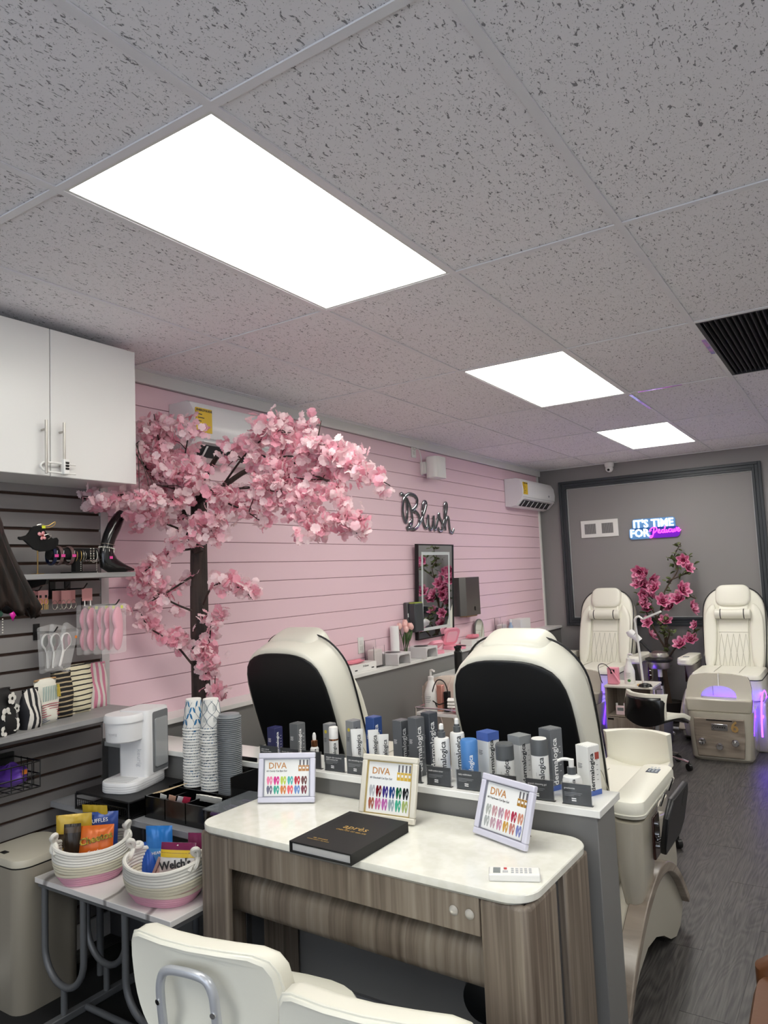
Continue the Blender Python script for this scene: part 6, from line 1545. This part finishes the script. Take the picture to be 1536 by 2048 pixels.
FL = [(1.13, 1.38, .08), (1.16, 1.27, .07), (1.17, 1.17, .065), (1.14, 1.50, .08), (1.2, 1.46, .08), (1.25, 1.40, .085), (1.18, 1.36, .07), (1.2, 1.21, .07), (1.22, 1.27, .08), (1.28, 1.33, .075), (1.35, 1.2, .08), (1.42, 1.14, .07), (1.50, 1.22, .085), (1.55, 1.31, .085), (1.62, 1.13, .08), (1.36, 1.0, .07), (1.21, .86, .08), (1.2, .99, .065), (1.56, 1.60, .07), (1.6, 1.52, .06), (1.27, .64, .06), (1.5, .78, .075), (1.58, .82, .07), (1.64, .96, .05), (1.18, 1.12, .06)]
MP = [mat('magnolia_pink', '#c25480', .5), mat('magnolia_edge', '#dd92b0', .5), mat('magnolia_heart', '#7a1f40', .5)]
def magnolia(seed):
    R2 = random.Random(seed); b = B()
    for ring_, (n_, r, cup) in enumerate(((6, 1.0, .45), (4, .72, 1.0))):
        for j in range(n_):
            a = 2 * PI * j / n_ + ring_ * .4 + R2.uniform(-.1, .1)
            def f(u, v): 
                w_ = .34 * sin(PI * (.08 + .86 * v)) ** .8 * r; l = r * v
                x = l * cos(cup * (.4 + .5 * v)); z = l * sin(cup * (.4 + .5 * v)) + .12 * (2 * u - 1) ** 2 * v
                yy = (2 * u - 1) * w_
                return (x * cos(a) - yy * sin(a), x * sin(a) + yy * cos(a), z)
            o = len(b.f); b.grid(f, 4, 5)
            for i in range(o, len(b.f)):
                k = (i - o) % 4; v_ = (i - o) // 4
                b.m[i] = 1 if v_ == 4 or (k in (0, 3) and v_ > 1) else (2 if v_ < 2 else 0)
    b.mi(2).sphere((0, 0, .12), .1, n=8, m=6)
    return b.mesh('flower', MP, 80)
mms = [magnolia(i) for i in range(3)]
for i, (x, z, s_) in enumerate(FL):
    o = bpy.data.objects.new('flower', mms[i % 3]); C.objects.link(o); o.parent = mg
    o.location = (x - MX0, -.08 + RN.uniform(-.05, .06) + (.13 if z > 1.5 and x > 1.5 else 0), z); s_ *= 1.12; o.scale = (s_, s_, s_)
    o.rotation_euler = (rad(RN.uniform(35, 110)), RN.uniform(-.9, .9), RN.uniform(-.8, 1.2))
lm_ = B().add([(0, 0, 0), (.014, .02, .004), (.012, .045, .006), (0, .065, 0), (-.012, .045, .006), (-.014, .02, .004)], [(0, 1, 2, 3), (0, 3, 4, 5)]).mesh('leaf', LEAF)
for q in lf:
    for k in range(2):
        o = bpy.data.objects.new('leaf', lm_); C.objects.link(o); o.parent = mg; o.location = q
        o.rotation_euler = (RN.uniform(-1, 1), RN.uniform(-1, 1), RN.uniform(0, 6.28)); s_ = RN.uniform(.7, 1.2); o.scale = (s_, s_, s_)
# ---------------------------------------------------------------- back wall fittings
t = thing('neon_sign', 'lit white and magenta neon sign on the grey back wall', 'neon sign', (1.24, YB - .03, 1.94))
NW = mat('neon_white', '#ffffff', .4, emit='#e8f6ff', es=1.5); NP = mat('neon_pink', '#ff60e0', .4, emit='#ff38d8', es=1.6)
ACR = mat('sign_acrylic_blue', '#5f86b0', .2, emit='#6fb4ff', es=.10); ACP = mat('sign_acrylic_purple', '#6a20b0', .2, emit='#7018d8', es=.15)  # faint emission in the backing stands in for the halo round the neon
def backing(P, m): B().slab(P, [(.008, 1), (.014, 1)], 'y').obj('acrylic_backing', m, t)
backing(rrect(.43, .125, .03)[:0] or [(x - .005 + .01, z + .055) for x, z in rrect(.44, .13, .03)], ACR)
backing([(x - .135, z - .035) for x, z in rrect(.235, .12, .03)], ACR)
backing([(x + .115, z - .035) for x, z in rrect(.30, .115, .05)], ACP)
def ntext(s, size, m, x, z): text(s, size, m, t, TM(x, .004, z), ext=.004, off=.0028, sx=.92)
ntext("IT'S TIME", .115, NW, 0, .062); ntext('FOR', .115, NW, -.145, -.035)
def nst(P, r=.0058):
    B().tube(spline([(x, -.004, z) for x, z in P], 5), r, 6).obj('neon_tube', NP, t)
nst([(-.02, -.005), (-.035, -.02), (-.03, .0), (.0, .02), (.03, .018), (.035, -.01), (.01, -.035), (-.005, -.03)])
nst([(.01, .015), (.0, -.04), (-.015, -.08), (-.035, -.085), (-.035, -.07), (-.02, -.065)])
nst([(.045, -.03), (.065, -.018), (.062, -.005), (.05, -.012), (.05, -.035), (.068, -.042), (.082, -.03)])
nst([(.105, -.012), (.09, -.012), (.085, -.032), (.1, -.04), (.112, -.02), (.125, .03), (.113, -.01), (.116, -.04), (.128, -.034)])
nst([(.135, -.01), (.133, -.036), (.142, -.038), (.15, -.025)])
nst([(.178, -.008), (.16, -.008), (.155, -.03), (.168, -.038), (.184, -.028)])
nst([(.19, -.005), (.188, -.034), (.2, -.038), (.212, -.008), (.21, -.034), (.222, -.034)])
nst([(.226, -.034), (.232, .0), (.24, -.008), (.246, -.002)])
nst([(.24, -.022), (.258, -.012), (.254, .0), (.244, -.008), (.244, -.03), (.258, -.036), (.275, -.02)])
t = thing('wall_grille', 'white double return-air grille plate on the back wall', 'vent', (.665, YB, 1.99))
B().box(-.205, .205, -.012, 0, -.095, .095).obj('plate', WPLAST, t, bev=.002)
for x in (-.1, .09):
    B().box(x - .062, x + .062, -.0125, -.012, -.056, .056).obj('dark_opening', mat('grille_dark', '#4c4a4c', .6), t)
    for k in range(13): B().box(x - .062 + k * .0098, x - .058 + k * .0098, -.016, -.0125, -.056, .056).obj('grille_slat', mat('grille_slat', '#b0aeae', .5), t)
t = thing('security_camera', 'white dome security camera under the ceiling at the back wall', 'camera', (.835, YB - .06, H))
B().lathe([(.001, -.002), (.05, -.002), (.05, -.03), (.045, -.05), (.001, -.05)][::-1], 22).obj('mount', WPLAST, t)
B().sphere((0, -.008, -.068), .042, n=18, m=12).obj('dome', WPLAST, t)
B().sphere((0, -.032, -.08), .019, n=12, m=8).obj('lens', BLACK, t)
# ---------------------------------------------------------------- nail station by the pink wall
t = thing('nail_table', 'white-topped pink nail table against the ledge wall', 'table', (.48, 4.15, 0))
B().box(-.325, .32, -.25, .25, .755, .785).obj('table_top', WHITE, t, bev=.004)
B().box(-.30, .30, -.225, .225, .10, .755).obj('cabinet_body', mat('station_pink', '#c98f8c', .4), t)
for k in range(4): B().box(-.285, -.01, -.235, -.225, .14 + k * .15, .28 + k * .15).obj('drawer', mat('station_pink', '#c98f8c'), t, bev=.003)
t = thing('pump_dispenser', 'black pump dispenser on the nail table', 'dispenser', (.33, 4.02, .785))
B().lathe([(.001, 0), (.032, 0), (.032, .17), (.024, .18), (.024, .195), (.03, .2), (.03, .215), (.001, .215)], 18).obj('bottle', BLACK, t)
B().box(-.01, .07, -.01, .01, .215, .222).obj('pump_plate', BLACK, t)
t = thing('shell_chair', 'blush quilted tub chair at the nail table', 'chair', (.56, 3.62, 0), rad(10))
def tub(u, v):
    a = PI * (1.0 + u); r = .25 + .02 * v
    return (r * cos(a), r * sin(a) * .95, .42 + (.45 - .26 * abs(2 * u - 1) ** 2.2) * v)
BL = mat('blush_velvet', '#d6cabd', .75)
B().grid(tub, 32, 8).obj('tub_back', BL, t, solid=.045)
for k in range(9):
    u0 = .06 + .11 * k
    B().tube([tuple(V(tub(min(1, max(0, u0 + .03 * sin(v * 7))), v)) * 1 + V((.024 * cos(PI * (1 + u0)), .024 * sin(PI * (1 + u0)), 0))) for v in [j / 10 for j in range(11)]], .0035, 5).obj('wave_seam', mat('blush_seam', '#ecdcd2', .7), t)
B().slab(ell(.24, .24, 24, 2.6), [(.36, .95), (.38, 1), (.44, 1), (.46, .93)], 'z').obj('seat', BL, t)
for x in (-.16, .16):
    for y in (-.16, .16): B().tube([(x * .9, y * .9, .37), (x * 1.15, y * 1.15, 0)], [.014, .009], 8).obj('leg', GOLD, t)
t = thing('tool_trolley', 'small white tool trolley with pink towels beyond the left chair', 'trolley', (.68, 3.17, 0))
B().box(-.17, .19, -.13, .13, .655, .675).obj('top_tray', WPLAST, t, bev=.003)
b = B(); b.tube([(-.17, -.13, .705), (.19, -.13, .705), (.19, .13, .705), (-.17, .13, .705)], .005, 6, True)
for x in (-.17, .19):
    for y in (-.13, .13): b.tube([(x, y, .01), (x, y, .705)], .007, 6)
b.obj('frame', CHROME, t)
B().box(-.17, .19, -.13, .13, .2, .215).obj('lower_tray', WPLAST, t)
lotion('white pump lotion bottle on the tool trolley beyond the left chair', (.585, 3.13, .675))
t = thing('nail_drill', 'rose-gold nail drill with curly black cord on the tool trolley', 'nail drill', (.655, 3.13, .675))
B().box(-.02, .02, -.02, .02, 0, .17).obj('unit', mat('rose_gold', '#d99a8a', .3, .4), t, bev=.004)
B().box(.03, .065, -.02, .02, 0, .13).obj('grip', BLACK, t, bev=.004)
B().tube(spline([(-.02, -.02, .03), (-.05, -.03, .1), (-.01, -.03, .2), (.05, -.03, .19), (.07, -.03, .09), (.01, -.04, .05), (-.04, -.04, .07)], 6), .004, 6).obj('cord', BLACK, t)
lump('pink_tray_liner', 'pink folded liner at the back of the tool trolley', 'liner', (.66, 3.25, .675), .15, .035, .03, mat('pink_cloth', '#e59aa8', .7), 12)
def towel(label, loc, m, k):
    t = thing('towel', label, 'towel', loc, rad(20))
    b = B()
    for j in range(3):
        b.loft([[(x, .045 * cos(q) * (1 - .06 * j), .012 + j * .02 + .011 * sin(q)) for q in [2 * PI * i / 12 for i in range(12)]] for x in (-.09, -.06, 0, .06, .09)])
    b.map(lambda p: (p.x, p.y + .006 * sin(p.x * 40 + k), p.z + .003 * sin(p.x * 60))).obj('folded_towel', m, t)
towel('white folded towel on top of pink cloth on the tool trolley', (.815, 3.12, .705), mat('towel_white', '#eceae6', .9), 1)
lump('pink_cloth', 'crumpled pink cloth below the white towel on the trolley', 'cloth', (.815, 3.13, .675), .08, .07, .015, mat('pink_cloth', '#e59aa8'), 14)
# ---------------------------------------------------------------- right edge
t = thing('leather_armchair', 'brown leather armchair cut off by the right picture edge', 'armchair', (2.985, .965, 0), rad(-88))
LB = mat('brown_leather', '#5a3417', .45, bump=(60, .2, .003))
B().slab([(x, y) for x, y in rrect(.56, .54, .1, 6)], [(.12, .95), (.16, 1), (.40, 1), (.43, .96)], 'z').obj('seat', LB, t)
B().slab([(x, .27 + y) for x, y in rrect(.52, .1, .045, 5)], [(.14, .95), (.2, 1), (.72, 1), (.76, .9)], 'z').obj('backrest', LB, t)
for s in (-1, 1): B().slab([(s * .27 + x, y) for x, y in rrect(.09, .54, .04, 5)], [(.14, .95), (.2, 1), (.44, 1), (.47, .85)], 'z').obj('arm', LB, t)
for x in (-.2, .2):
    for y in (-.2, .22): B().cyl((x, y, 0), (x, y, .13), .018, .024, n=12).obj('leg', mat('dark_leg', '#1a1310', .5), t)
tag(B().tube(spline([(2.345, 1.1, .006), (2.40, 1.16, .006), (2.41, 1.3, .006), (2.37, 1.42, .006), (2.33, 1.5, .006)], 6), .005, 6).obj('floor_cable', BLACK), 'thin black cable on the floor beside the partition end', 'cable')
bpy.context.view_layer.update()
